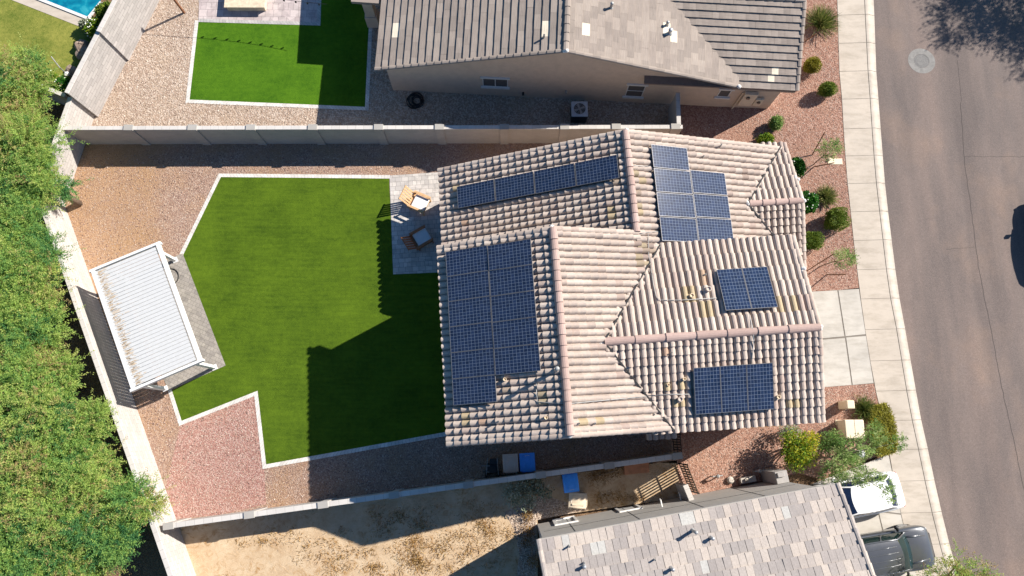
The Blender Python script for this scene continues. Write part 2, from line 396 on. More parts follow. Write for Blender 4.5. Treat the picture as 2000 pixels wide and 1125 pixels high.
class MB:
    def __init__(s):
        s.V = []; s.nv = 0; s.loops = []; s.tot = []; s.mat = []; s.tone = []; s.uv = []; s.has_uv = False
    def add(s, verts, faces, mat=0, tone=0.5, uvs=None):
        v = np.array([tuple(p) for p in verts], dtype=np.float64).reshape(-1, 3)
        for i, f in enumerate(faces):
            s.loops.append(np.array(f, dtype=np.int64) + s.nv); s.tot.append(np.array([len(f)]))
            s.mat.append(np.array([mat])); s.tone.append(np.array([tone if np.isscalar(tone) else tone[i]]))
            s.uv.append(np.array(uvs[i], dtype=np.float64).reshape(-1, 2) if uvs is not None else np.zeros((len(f), 2)))
        if uvs is not None:
            s.has_uv = True
        s.V.append(v); s.nv += len(v)
        return s
    def bulk(s, verts, quads, tone, mat=0, uv=None):
        verts = np.asarray(verts, dtype=np.float64).reshape(-1, 3); quads = np.asarray(quads, dtype=np.int64)
        k = quads.shape[1]
        s.loops.append(quads.reshape(-1) + s.nv); s.tot.append(np.full(len(quads), k))
        s.mat.append(np.full(len(quads), mat) if np.isscalar(mat) else np.asarray(mat)); s.tone.append(np.asarray(tone, dtype=np.float64) if not np.isscalar(tone) else np.full(len(quads), tone))
        s.uv.append(uv.reshape(-1, 2) if uv is not None else np.zeros((len(quads) * k, 2)))
        if uv is not None:
            s.has_uv = True
        s.V.append(verts); s.nv += len(verts)
        return s
    def obox(s, c, ax, ay, az, mat=0, tone=0.5, uvm=False):
        """box with centre c and half-axes ax, ay, az; uv in metres when asked"""
        c, ax, ay, az = (Vector(q) for q in (c, ax, ay, az))
        P = [c + ax * i + ay * j + az * k for k in (-1, 1) for j in (-1, 1) for i in (-1, 1)]
        Fq = [(0, 2, 3, 1), (4, 5, 7, 6), (0, 1, 5, 4), (2, 6, 7, 3), (0, 4, 6, 2), (1, 3, 7, 5)]
        uvs = None
        if uvm:
            lx, ly, lz = ax.length * 2, ay.length * 2, az.length * 2
            o = (c.x * .37 + c.y * .61) if uvm == 2 else 0
            uvs = [[(0 + o, 0), (0 + o, ly), (lx + o, ly), (lx + o, 0)], [(0 + o, 0), (lx + o, 0), (lx + o, ly), (0 + o, ly)],
                   [(0 + o, 0), (lx + o, 0), (lx + o, lz), (0 + o, lz)], [(0 + o, 0), (0 + o, lz), (lx + o, lz), (lx + o, 0)],
                   [(0 + o, 0), (0 + o, lz), (ly + o, lz), (ly + o, 0)], [(0 + o, 0), (ly + o, 0), (ly + o, lz), (0 + o, lz)]]
        return s.add(P, Fq, mat, tone, uvs)
    def box(s, x0, x1, y0, y1, z0, z1, mat=0, tone=0.5, uvm=False):
        return s.obox(((x0 + x1) / 2, (y0 + y1) / 2, (z0 + z1) / 2), ((x1 - x0) / 2, 0, 0), (0, (y1 - y0) / 2, 0), (0, 0, (z1 - z0) / 2), mat, tone, uvm)
    def bar(s, p, q, w, h, mat=0, up=(0, 0, 1), uvm=False):
        p, q = Vector(p), Vector(q); d = q - p; L = d.length; d.normalize()
        up = Vector(up); side = d.cross(up)
        if side.length < 1e-4:
            side = d.cross(Vector((1, 0, 0)))
        side.normalize(); u = side.cross(d).normalized()
        return s.obox((p + q) / 2, d * (L / 2), side * (w / 2), u * (h / 2), mat, .5, uvm)
    def tube(s, pts, r, n=8, mat=0, tone=0.5, cap=True):
        pts = [Vector(p) for p in pts]; k = len(pts)
        rr = [r] * k if np.isscalar(r) else list(r)
        V = []
        prev = None
        for i, p in enumerate(pts):
            d = (pts[min(i + 1, k - 1)] - pts[max(i - 1, 0)])
            d = d.normalized() if d.length > 1e-9 else Vector((0, 0, 1))
            ref = Vector((0, 0, 1)) if abs(d.z) < .92 else Vector((1, 0, 0))
            if prev is None:
                a = d.cross(ref).normalized()
            else:
                a = (prev - d * prev.dot(d))
                a = a.normalized() if a.length > 1e-6 else d.cross(ref).normalized()
            prev = a; b = d.cross(a)
            for j in range(n):
                t = 2 * PI * j / n
                V.append(p + (a * math.cos(t) + b * math.sin(t)) * rr[i])
        Fq = [(i * n + j, i * n + (j + 1) % n, (i + 1) * n + (j + 1) % n, (i + 1) * n + j) for i in range(k - 1) for j in range(n)]
        if cap:
            Fq.append(tuple(range(n - 1, -1, -1))); Fq.append(tuple(range((k - 1) * n, k * n)))
        return s.add(V, Fq, mat, tone)
    def lathe(s, prof, c=(0, 0, 0), n=20, mat=0, tone=0.5):
        V = []
        for (r, z) in prof:
            for j in range(n):
                t = 2 * PI * j / n
                V.append((c[0] + r * math.cos(t), c[1] + r * math.sin(t), c[2] + z))
        k = len(prof)
        Fq = [(i * n + j, i * n + (j + 1) % n, (i + 1) * n + (j + 1) % n, (i + 1) * n + j) for i in range(k - 1) for j in range(n)]
        Fq.append(tuple(range(n - 1, -1, -1))); Fq.append(tuple(range((k - 1) * n, k * n)))
        return s.add(V, Fq, mat, tone)
    def prism(s, poly, z0, z1, mat=0, tone=0.5):
        n = len(poly)
        V = [(p[0], p[1], z0) for p in poly] + [(p[0], p[1], z1) for p in poly]
        Fq = [tuple(range(n - 1, -1, -1)), tuple(range(n, 2 * n))] + [(i, (i + 1) % n, n + (i + 1) % n, n + i) for i in range(n)]
        return s.add(V, Fq, mat, tone)
    def sheet(s, poly, z, mat=0, uvrot=0.0):
        a = sum(poly[i][0] * poly[(i + 1) % len(poly)][1] - poly[(i + 1) % len(poly)][0] * poly[i][1] for i in range(len(poly)))
        if a < 0:
            poly = list(poly)[::-1]
        co, si = math.cos(uvrot), math.sin(uvrot)
        return s.add([(p[0], p[1], z) for p in poly], [tuple(range(len(poly)))], mat, .5, [[(p[0] * co + p[1] * si, -p[0] * si + p[1] * co) for p in poly]])
    def build(s, name, mats, parent=None, smooth=False, loc=None, bevel=0.0, bseg=2):
        me = bpy.data.meshes.new(name)
        V = np.concatenate(s.V); loops = np.concatenate(s.loops); tot = np.concatenate(s.tot)
        if loc is not None:
            V = V - np.array(loc)
        me.vertices.add(len(V)); me.vertices.foreach_set('co', V.astype(np.float32).ravel())
        me.loops.add(len(loops)); me.loops.foreach_set('vertex_index', loops.astype(np.int32))
        me.polygons.add(len(tot)); st = np.zeros(len(tot), dtype=np.int32); st[1:] = np.cumsum(tot)[:-1]
        me.polygons.foreach_set('loop_start', st); me.polygons.foreach_set('loop_total', tot.astype(np.int32))
        me.polygons.foreach_set('material_index', np.concatenate(s.mat).astype(np.int32))
        me.polygons.foreach_set('use_smooth', np.full(len(tot), bool(smooth)))
        for mt in (mats if isinstance(mats, (list, tuple)) else [mats]):
            me.materials.append(MATS[mt])
        at = me.attributes.new('tone', 'FLOAT', 'FACE'); at.data.foreach_set('value', np.concatenate(s.tone).astype(np.float32))
        if s.has_uv:
            ul = me.uv_layers.new(name='UVMap'); ul.data.foreach_set('uv', np.concatenate(s.uv).astype(np.float32).ravel())
        me.update(calc_edges=True); me.validate(clean_customdata=False)
        o = bpy.data.objects.new(name, me); COL.objects.link(o)
        if loc is not None:
            o.location = loc
        if parent is not None:
            o.parent = parent; o.matrix_parent_inverse = world_of(parent).inverted()
        if bevel:
            md = o.modifiers.new('bevel', 'BEVEL'); md.width = bevel; md.segments = bseg; md.limit_method = 'ANGLE'; md.angle_limit = 0.6
        return o

def tag(o, label=None, cat=None, group=None, kind=None):
    if label: o['label'] = label
    if cat: o['category'] = cat
    if group: o['group'] = group
    if kind: o['kind'] = kind
    return o
def thing(name, label, cat, loc=(0, 0, 0), rz=0.0, group=None):
    o = bpy.data.objects.new(name, None); COL.objects.link(o); o.empty_display_size = .2
    o.location = loc; o.rotation_euler = (0, 0, rz)
    return tag(o, label, cat, group)
def copy_tree(o, loc, rz, label, group=None):
    c = o.copy(); COL.objects.link(c); c.location = loc; c.rotation_euler = (0, 0, rz); c['label'] = label
    if group: c['group'] = group
    for ch in o.children:
        d = ch.copy(); COL.objects.link(d); d.parent = c
        for g in ch.children:
            e = g.copy(); COL.objects.link(e); e.parent = d
    return c
def struct(name, mb, mat, **kw):
    return tag(mb.build(name, mat, **kw), kind='structure')
def px(*pts, z=0.0):
    return [G(x, y, z) for x, y in pts]
def strip(mb, pts, w, z, mat=0, tex=True):
    """flat band of width w along world points"""
    pts = [Vector((p[0], p[1], 0)) for p in pts]; n = len(pts); L = []; R = []; acc = [0]
    for i in range(n):
        d0 = (pts[i] - pts[i - 1]).normalized() if i else (pts[1] - pts[0]).normalized()
        d1 = (pts[i + 1] - pts[i]).normalized() if i < n - 1 else d0
        t = (d0 + d1).normalized(); nn = Vector((-t.y, t.x, 0)); k = 1 / max(.35, nn.dot(Vector((-d0.y, d0.x, 0))))
        L.append(pts[i] + nn * w / 2 * k); R.append(pts[i] - nn * w / 2 * k)
        if i: acc.append(acc[-1] + (pts[i] - pts[i - 1]).length)
    for i in range(n - 1):
        V = [(*R[i][:2], z), (*R[i + 1][:2], z), (*L[i + 1][:2], z), (*L[i][:2], z)]
        mb.add(V, [(0, 1, 2, 3)], mat, .5, [[(acc[i], .02), (acc[i + 1], .02), (acc[i + 1], .02 + w), (acc[i], .02 + w)]])

# ------------------------------------------------------------------ camera, sun, sky
cam = bpy.data.cameras.new('camera'); camo = bpy.data.objects.new('camera', cam); COL.objects.link(camo)
cam.sensor_width = 36.0; cam.sensor_fit = 'HORIZONTAL'; cam.lens = F_PX / 2000.0 * 36.0
cam.clip_start = 0.1; cam.clip_end = 2000
Rc = Matrix(((RW[0][0], -RW[0][1], -RW[0][2]), (RW[1][0], -RW[1][1], -RW[1][2]), (RW[2][0], -RW[2][1], -RW[2][2])))
camo.matrix_world = Matrix.Translation((0, 0, H_CAM)) @ Rc.to_4x4()
scene.camera = camo
sl = bpy.data.lights.new('sun', 'SUN'); sl.energy = 4.9; sl.angle = math.radians(0.55); sl.color = (1.0, .935, .85)
so = bpy.data.objects.new('sun', sl); COL.objects.link(so); so.location = (20, 12, 40)
so.rotation_euler = SUN.to_track_quat('Z', 'Y').to_euler()
w = bpy.data.worlds.new('World'); scene.world = w; w.use_nodes = True
wn = w.node_tree.nodes; sky = wn.new('ShaderNodeTexSky'); sky.sky_type = 'NISHITA'; sky.sun_disc = False
sky.sun_elevation = math.asin(SUN.z); sky.sun_rotation = math.atan2(SUN.x, SUN.y); sky.altitude = 400; sky.air_density = 1.0; sky.dust_density = .6; sky.ozone_density = 1.5
hs = wn.new('ShaderNodeHueSaturation'); hs.inputs['Saturation'].default_value = 1.35
w.node_tree.links.new(sky.outputs[0], hs.inputs['Color']); w.node_tree.links.new(hs.outputs[0], wn['Background'].inputs['Color']); wn['Background'].inputs['Strength'].default_value = 0.066
vs = scene.view_settings; vs.view_transform = 'Standard'; vs.look = 'None'; vs.gamma = 1.0; vs.use_curve_mapping = False; vs.exposure = 0.9
scene.cycles.max_bounces = 6; scene.cycles.use_denoising = True
#%%GROUND
# ================================================================== GROUND
big = MB(); big.sheet([(-160, -160), (160, -160), (160, 160), (-160, 160)], -0.2)
struct('ground', big, 'brown_earth')
mb = MB(); mb.sheet([(-75, -50), (-12, -50), (-14.3, -4.4), (-21.6, 7.5), (-23, 12), (-20.4, 16.5), (-15, 28), (-12, 60), (-75, 60)], -.03); struct('west_earth', mb, 'brown_earth')
mb = MB(); mb.sheet(px((150, 262), (1335, 262), (1640, 250), (1640, 560), (1600, 570), (1600, 760), (1330, 905), (1180, 900), (345, 1018), (282, 843), (178, 562), (110, 400), (108, 370), (125, 335), (135, 310)), 0.0)
struct('backyard_gravel', mb, 'gravel_back')
# pinkish fresh gravel patch and the red gravel of the front yards
mb = MB(); mb.sheet(px((352, 830), (498, 767), (516, 913), (520, 985), (430, 1005), (330, 1015), (322, 960)), 0.004)
struct('pink_gravel', mb, 'gravel_pink')
L_EDGE = [(1631, -160), (1633, -60), (1635, 0), (1639, 138), (1644, 190), (1649, 281), (1655, 356), (1661, 412), (1667, 470), (1678, 562), (1691, 655), (1707, 750), (1722, 812), (1736, 880), (1747, 945), (1761, 1010), (1775, 1070), (1790, 1125), (1815, 1215), (1850, 1330)]
I_EDGE = [(1683, -160), (1686, -60), (1688, 0), (1695, 140), (1699, 192), (1705, 285), (1711, 356), (1717.5, 412), (1724, 468), (1735, 562), (1753, 655), (1768, 750), (1780, 815), (1794, 880), (1807, 943), (1821, 1006), (1837, 1070), (1852, 1125), (1878, 1215), (1915, 1330)]
C_EDGE = [(1703, -160), (1706, -60), (1709, 0), (1714, 141), (1718, 190), (1725, 283), (1731, 357), (1737, 411), (1744, 467), (1756, 562), (1773, 655), (1789.5, 750), (1801, 815), (1815, 876), (1828, 938), (1842, 1000), (1858, 1065), (1873, 1120), (1900, 1210), (1937, 1330)]
def along(E_, ys):
    out = []
    for y in ys:
        for (x0, y0), (x1, y1) in zip(E_, E_[1:]):
            if y0 <= y <= y1:
                out.append((x0 + (x1 - x0) * (y - y0) / (y1 - y0), y)); break
    return out
mb = MB(); mb.sheet(px(*([(1325, 150), (1500, 130), (1575, -40)] + [(1627, -60)] + L_EDGE[2:10] + [(1680, 562), (1560, 575), (1540, 300), (1330, 270)])), 0.004)
mb.sheet(px((1590, 752), (1707, 748), (1722, 812), (1736, 882), (1600, 935), (1560, 925), (1330, 972), (1322, 900), (1322, 845), (1560, 830)), 0.004)
struct('front_gravel', mb, 'gravel_red')
mb = MB(); mb.sheet(px((283, -60), (291, 0), (242, 102), (185, 214), (165, 250), (1322, 250), (1322, 180), (1100, 170), (760, 120), (735, -80), (330, -80)), 0.0)
struct('north_gravel', mb, 'gravel_cream')
mb = MB(); mb.sheet(px((335, 1025), (1330, 898), (1345, 970), (1050, 1012), (1050, 1330), (420, 1330)), 0.0)
struct('dry_yard', mb, 'dry_soil')
# dry gravel strip along the neighbour's wall
mb = MB(); mb.sheet(px((985, 1000), (1055, 965), (1120, 985), (1150, 996), (1046, 1016), (1046, 1160), (1000, 1180), (1018, 1060)), 0.004)
struct('side_gravel', mb, 'gravel_cream')
# artificial lawns with paver edging
LAWN = [(432, 346), (760, 349), (768, 536), (878, 531), (880, 842), (871, 844), (518.5, 908), (501.5, 764), (354, 823), (334, 763), (440, 713), (356, 497)]
mb = MB(); mb.sheet(px(*LAWN), 0.012); struct('lawn', mb, 'turf_main')
NLAWN = [(387, 42), (369, 195.5), (716, 211), (722, 60), (728, -60), (626, -60), (624, 49)]
mb = MB(); mb.sheet(px(*NLAWN), 0.012); struct('north_lawn', mb, 'turf_north')
mb = MB(); strip(mb, px((762, 345.5), (429.5, 342.5), (354, 498)), .19, .016); strip(mb, px((331, 760), (352.5, 827), (500, 768.5), (516.5, 911.5), (874, 847)), .19, .016)
struct('lawn_edging', mb, 'edge_pavers')
mb = MB(); strip(mb, px((384.5, 40), (366.5, 198), (716.5, 212.5), (723, 70), (731, -60)), .2, .016)
struct('north_edging', mb, 'edge_pavers')
mb = MB(); mb.sheet(px((761, 343), (880, 335), (884, 531), (768, 536)), .018, 0, .07); struct('patio', mb, 'patio_pavers')
mb = MB(); mb.sheet(px((275, 530), (310, 513), (357, 495), (441, 714), (329, 763), (250, 560)), .018, 0, -.42); struct('pergola_pad', mb, 'pad_pavers')
mb = MB(); mb.sheet(px((391, -60), (624, -60), (622, 46), (388, 37)), .018); struct('north_patio', mb, 'pink_pavers')
mb = MB(); strip(mb, px((388, 40), (622.5, 47), (626, -60)), .2, .022); struct('patio_border', mb, 'edge_grey')
# sidewalk, rolled kerb, street: every slab is cut by a real open joint
joints = [-135, -80, -26, 28, 83, 138, 192, 250, 303, 357, 412, 468, 525, 582, 642, 703, 762, 820, 877, 938, 1000, 1062, 1125, 1190, 1255, 1320]
jb = MB(); jb.sheet(px(*(L_EDGE + [(x + 1.5, y) for x, y in I_EDGE[::-1]])), 0.006); struct('joint_bed', jb, 'dark_joint')
sw = MB(); kb = MB()
for y0, y1 in zip(joints, joints[1:]):
    a0, a1 = along(L_EDGE, [y0 + 2, y1 + 2]); b0, b1 = along(I_EDGE, [y0 + .5, y1 + .5]); c0, c1 = along(C_EDGE, [y0 - .5, y1 - .5])
    g = .32
    A0, A1, B0, B1, C0, C1 = (G(p[0], p[1]) for p in ((a0[0] + .1, a0[1] + g), (a1[0] + .1, a1[1] - g), (b0[0] - .6, b0[1] + g), (b1[0] - .6, b1[1] - g), (c0[0], c0[1] + g), (c1[0], c1[1] - g)))
    D0, D1 = G(b0[0] + .6, b0[1] + g), G(b1[0] + .6, b1[1] - g)
    sw.add([(A0.x, A0.y, .02), (B0.x, B0.y, .02), (B1.x, B1.y, .02), (A1.x, A1.y, .02)], [(3, 2, 1, 0)])
    V = []; prof = [(0, .02), (.15, .026), (.35, .012), (.6, -.06), (.82, -.11), (1, -.125)]
    for P, Q in ((D0, C0), (D1, C1)):
        for t, z in prof:
            q = P.lerp(Q, t); V.append((q.x, q.y, z))
    k = len(prof)
    kb.add(V, [(i, k + i, k + i + 1, i + 1) for i in range(k - 1)])
struct('sidewalk', sw, 'sidewalk_concrete'); tag(kb.build('kerb', 'curb_concrete', smooth=True), kind='structure')
mb = MB(); E2 = C_EDGE
road = [G(x, y) for x, y in E2] + [Vector((75, -30, 0)), Vector((75, 60, 0))]
mb.sheet(road, -.13)
struct('road', mb, 'asphalt')
# ground under the road must be lower than the road: the base sheet is cut by a kerb-side drop
mb = MB()
crack = [(1876, 200), (1880, 250), (1883, 300), (1887, 340), (1893, 380), (1898, 420), (1905, 470), (1911, 520), (1920, 566), (1929, 610), (1938, 655), (1946, 700), (1954, 745), (1964, 790), (1976, 840), (1986, 890), (1996, 940), (2008, 985)]
pts = []
for i in range(len(crack) - 1):
    for k in range(4):
        t = k / 4; pts.append((crack[i][0] * (1 - t) + crack[i + 1][0] * t + random.uniform(-.9, .9), crack[i][1] * (1 - t) + crack[i + 1][1] * t))
strip(mb, px(*pts, z=-.13), .024, -.126)
p2 = [(1884 + i * 7, 305.5 + random.uniform(-1, 1) + (1 if i > 8 else 0)) for i in range(18)]
strip(mb, px(*p2, z=-.13), .016, -.126)
p3 = [(1848 + i * 7, 487 - i * .6 + random.uniform(-.7, .7)) for i in range(9)]
strip(mb, px(*p3, z=-.13), .012, -.126)
p4 = [(1870 + i * .8, 118 + i * 8 + 0) for i in range(11)]
strip(mb, px(*p4, z=-.13), .013, -.126)
struct('road_crack', mb, 'crack_dark')
mb = MB(); sm = [(1783, 310), (1798, 360), (1806, 420), (1822, 480), (1834, 540), (1843, 600), (1857, 660), (1872, 720), (1885, 790), (1897, 850), (1912, 920)]
# driveways
def slab_grid(name, quads, mat, bed):
    b = MB(); b.sheet(px(*bed), .008); tag(b.build(name + '_joint', 'dark_joint'), kind='structure')
    s = MB()
    for q in quads:
        P = px(*q); c = sum(P, Vector()) / len(P)
        P = [c + (p - c) * (1 - .009 / (p - c).length) for p in P]
        s.sheet(P, .02)
    struct(name, s, mat)
slab_grid('driveway', [[(1560, 571), (1635, 567), (1649, 657), (1560, 665)], [(1637, 567), (1677, 564), (1690.5, 653), (1651, 657)], [(1560, 667), (1650, 660), (1663, 752), (1560, 760)], [(1652, 659), (1691, 656), (1706, 748.5), (1665, 752)]],
          'driveway_concrete', [(1560, 571), (1678, 564), (1707, 749), (1560, 760)])
slab_grid('south_driveway', [[(1560, 955), (1690, 905), (1714, 998), (1580, 1025)], [(1690, 905), (1735, 888), (1747, 945), (1759, 1003), (1716, 998)], [(1580, 1027), (1714, 1000), (1748, 1140), (1620, 1165)], [(1716, 1000), (1759, 1005), (1775, 1070), (1794, 1138), (1750, 1140)], [(1620, 1167), (1795, 1141), (1830, 1260), (1650, 1280)]],
          'driveway_concrete', [(1560, 955), (1736, 887), (1747, 945), (1761, 1010), (1775, 1070), (1830, 1260), (1650, 1280)])
# manhole in the street
mhp = G(1800, 119, -.13); mh = thing('manhole', 'round iron manhole cover in a grey concrete collar in the street', 'manhole', mhp)
b = MB(); b.lathe([(.74, -.02), (.74, .004), (.42, .006), (.42, -.02)], mhp, 40); b.build('collar', 'collar_concrete', mh)
b = MB(); b.lathe([(.41, -.02), (.41, .004), (.37, .006), (.36, .001), (.33, .001), (.32, .006), (.02, .007)], mhp, 40); b.build('cover', 'iron_cover', mh)
# pool and the yard behind the west wall
mb = MB(); mb.sheet(px((-20, -20), (70, -20), (160, 55), (185, 90), (150, 130), (120, 175), (70, 160), (-30, 190)), -.012); struct('west_lawn', mb, 'grass_dry')
mb = MB(); mb.sheet(px((8, -6), (161, 54), (174, 36), (70, -12), (60, -60), (-60, -60)), .0); struct('pool_deck', mb, 'sidewalk_concrete')
mb = MB(); mb.sheet(px((70, -5), (172.5, 34.5), (196, 6), (205, -60), (60, -60)), .006); struct('pool_water', mb, 'pool_water')
mb = MB()
for (x0, y0), (x1, y1) in (((66, -6), (172, 36)), ((172, 36), (198, 4))):
    mb.bar(G(x0, y0, .02), G(x1, y1, .02), .16, .06)
struct('pool_coping', mb, 'trim_white')

# ================================================================== BLOCK WALLS
def wall_run(name, label, group, a, b, z, th, mat, pil=(), cap=True, pil_size=(.42, .30), pil_h=.06, capw=.03, z0=-.05):
    """a, b: world xy of the axis; pilasters at fractions of its length"""
    a = Vector((a[0], a[1], 0)); b = Vector((b[0], b[1], 0)); d = (b - a); L = d.length; d.normalize(); nn = Vector((-d.y, d.x, 0))
    o = thing(name, label, 'wall', (*((a + b) / 2)[:2], 0), 0, group)
    m = MB(); c = (a + b) / 2
    m.obox(c + Vector((0, 0, (z - .06 + z0) / 2)), d * L / 2, nn * th / 2, Vector((0, 0, (z - .06 - z0) / 2)), 0, .5, True)
    m.build('block_face', mat, o)
    m = MB(); m.obox(c + Vector((0, 0, z - .03)), d * (L / 2 + .01), nn * (th / 2 + capw), Vector((0, 0, .03)), 0, .5, True); m.build('cap', 'fence_cap', o, bevel=.008)
    for f in pil:
        p = a + d * (L * f)
        q = MB(); q.obox(p + Vector((0, 0, (z - .05 + z0) / 2)), d * pil_size[0] / 2 * .92, nn * pil_size[1] / 2 * .9, Vector((0, 0, (z - .05 - z0) / 2)), 0, .5, True)
        po = q.build('pilaster', mat, o)
        q = MB(); q.obox(p + Vector((0, 0, z + pil_h / 2 - .02)), d * pil_size[0] / 2, nn * pil_size[1] / 2, Vector((0, 0, pil_h / 2 + .02))); q.build('pilaster_cap', 'fence_cap', po, bevel=.008)
    return o
def fr(a, b, p):
    a, b, p = Vector(a[:2]), Vector(b[:2]), Vector(p[:2]); d = b - a
    return (p - a).dot(d) / d.dot(d)
# north wall
na_, nb_ = G(118, 250, 1.85), G(1333, 247.5, 1.85)
wall_run('block_wall', 'long grey block wall with pale caps between the two north yards', None, na_, nb_, 1.85, .15, 'fence_block',
         [fr(na_, nb_, G(x, 250, 1.9)) for x in (250, 375, 489, 610, 739, 858, 985, 1103, 1204, 1320)], pil_size=(.46, .30))
ra, rb = G(1326, 246, 1.85), G(1324, 181, 1.85)
wall_run('block_wall', 'short grey block wall joining the north house beside the air conditioner', None, ra, rb, 1.85, .15, 'fence_block')
# south wall
sa_, sb_ = G(318, 1029, 1.85), G(1328, 890, 1.85)
wall_run('block_wall', 'slanting grey block wall behind the bins south of the lawn', None, sa_, sb_, 1.85, .17, 'fence_block_pale',
         [fr(sa_, sb_, G(*p, 1.9)) for p in ((328, 1027), (486, 1003), (630, 983), (769, 964), (914, 942), (1056, 926), (1190, 908), (1323, 889))], pil_size=(.46, .30))
# west walls (taller, seen from inside)
p0, p1, p2_, p3_ = G(229, -10, 2.75), G(193, 62, 2.75), G(131, 182, 2.55), G(140, 190, 2.0)
def long_wall(name, label, P, z, th, mat, top=None):
    return wall_run(name, label, 'west boundary walls', P[0], P[1], z, th, mat)
w1a, w1b = G(262, -70, 2.75), G(193, 62, 2.75)
long_wall('west_wall', 'tall scored block wall beside the pool at the top left', (w1a, w1b), 2.8, .16, 'fence_block_scored')
w2a, w2b = G(194, 61, 2.6), G(131, 182, 2.6)
long_wall('west_wall', 'tall scored block wall between cream gravel and the dry grass', (w2a, w2b), 2.66, .16, 'fence_block_scored')
w3a, w3b = G(137, 190, 2.05), G(73, 372, 2.05)
long_wall('west_wall', 'pale block wall half hidden by tree branches at the yard corner', (w3a, w3b), 2.05, .16, 'fence_block_pale')
w4a, w4b = G(72, 372, 2.05), G(374, 1240, 2.05)
long_wall('west_wall', 'long pale sunlit block wall behind the white pergola and trees', (w4a, w4b), 2.1, .16, 'fence_block_pale')
gw0, gw1 = G(127, 187, 1.9), G(60, 160, 1.9)
wall_run('garden_wall', 'low white cross wall meeting the boundary wall among the trees', None, gw0, gw1, 1.95, .14, 'fence_block_pale')
# ================================================================== ROOF TOOLS
class Frame:
    def __init__(s, th):
        s.th = th; s.u = Vector((math.cos(th), math.sin(th), 0)); s.v = Vector((-math.sin(th), math.cos(th), 0))
    def __call__(s, e, n, z=0.0):
        p = s.u * e + s.v * n; return Vector((p.x, p.y, z))
    def en(s, p):
        p = Vector((p[0], p[1], 0)); return p.dot(s.u), p.dot(s.v)
    def on_roof(s, x, y, zf, off=0.0):
        z = 5.0
        for _ in range(40):
            p = G(x, y, z); e, n = s.en(p); z = .5 * z + .5 * (zf(e, n) + off)
        return e, n, z
    def on_wall(s, x, y, n0):
        a, b = G(x, y, 0), G(x, y, 5.0); na, nb = s.en(a)[1], s.en(b)[1]
        t = (n0 - na) / (nb - na); p = a.lerp(b, t); return s.en(p)[0], p.z
BARREL = [(0, -.015), (.05, -.015), (.11, .04), (.27, .085), (.48, .10), (.69, .085), (.85, .04), (.91, -.015), (1, -.015)]
SHAKE = [(0.0, .018), (.5, .022), (1.0, .018)]
FLAT = [(0.0, -.02), (0.028, -.02), (0.034, .022), (.992, .026), (1.0, -.02)]
def tile_slope(fr_, e0, n0, across, la, upv, lb, z0, pitch, wa, wb, prof, keep=None, special=(), lift=.076, stagger=0.0, tone=None, jit=.012, inset=.035, ljit=1.0):
    """rows of tiles on a slope; e0,n0 = low corner, across/upv = (de,dn) unit directions in plan"""
    A = (fr_.u * across[0] + fr_.v * across[1]); Bh = (fr_.u * upv[0] + fr_.v * upv[1])
    B = Vector((Bh.x, Bh.y, pitch)).normalized(); N = A.cross(B)
    if N.z < 0: N = -N
    k = math.sqrt(1 + pitch * pitch); lbs = lb * k
    nA = max(1, round(la / wa)); nB = max(1, round(lbs / wb)); wa = la / nA; wb = lbs / nB
    O = fr_(e0, n0, z0)
    ii, jj = np.meshgrid(np.arange(nA + (1 if stagger else 0)), np.arange(nB)); ii = ii.ravel().astype(float); jj = jj.ravel()
    off = np.where(jj % 2 == 1, -stagger, 0.0) if stagger else np.zeros(len(ii))
    a0 = (ii + off) * wa; a1 = a0 + wa; a0 = np.clip(a0, 0, la); a1 = np.clip(a1, 0, la); b0 = jj * wb
    ca = (a0 + a1) / 2; cb = (b0 + wb / 2) / k
    ce = e0 + across[0] * ca + upv[0] * cb; cn = n0 + across[1] * ca + upv[1] * cb
    ok = (a1 - a0) > wa * .2
    if keep is not None:
        ok &= np.array([bool(keep(x, y)) for x, y in zip(ce, cn)])
    a0, a1, b0, ce, cn = a0[ok], a1[ok], b0[ok], ce[ok], cn[ok]
    T = len(a0)
    tn = RNG.random(T) if tone is None else tone(T)
    for e, n, val in special:
        if T:
            i = int(np.argmin((ce - e) ** 2 + (cn - n) ** 2))
            if (ce[i] - e) ** 2 + (cn[i] - n) ** 2 < .4: tn[i] = val
    pt = np.array(prof); K = len(pt)
    bj = RNG.uniform(-jit, jit, T); lj = RNG.uniform(-.25, .45, T) * lift * ljit; wj = RNG.uniform(-.006, .006, T)
    aa = a0[:, None] + pt[None, :, 0] * (a1 - a0)[:, None] + wj[:, None]
    hl = pt[None, :, 1] + (lift + lj)[:, None]; hu = np.repeat(pt[None, :, 1] * .96, T, 0)
    rows = [(aa, np.repeat((b0 + bj)[:, None], K, 1), hl), (aa, np.repeat((b0 + wb + inset)[:, None], K, 1), hu), (aa, np.repeat((b0 + bj)[:, None], K, 1), np.full((T, K), -.02))]
    AA = np.concatenate([r[0] for r in rows], 1); BB = np.concatenate([r[1] for r in rows], 1); HH = np.concatenate([r[2] for r in rows], 1)
    P = np.array(O)[None, None, :] + AA[..., None] * np.array(A) + BB[..., None] * np.array(B) + HH[..., None] * np.array(N)
    q = []
    for i in range(K - 1):
        q.append((i, i + 1, K + i + 1, K + i)); q.append((2 * K + i, 2 * K + i + 1, i + 1, i))
    q = np.array(q); nrm = np.array(A.cross(B))
    if nrm[2] < 0: q = q[:, ::-1]
    quads = (np.arange(T) * 3 * K)[:, None, None] + q[None]
    uv = np.stack([AA, BB], -1).reshape(-1, 2)
    qf = quads.reshape(-1, 4)
    mb = MB(); mb.bulk(P.reshape(-1, 3), qf, np.repeat(tn, len(q)), 0, uv[qf.reshape(-1)])
    return mb
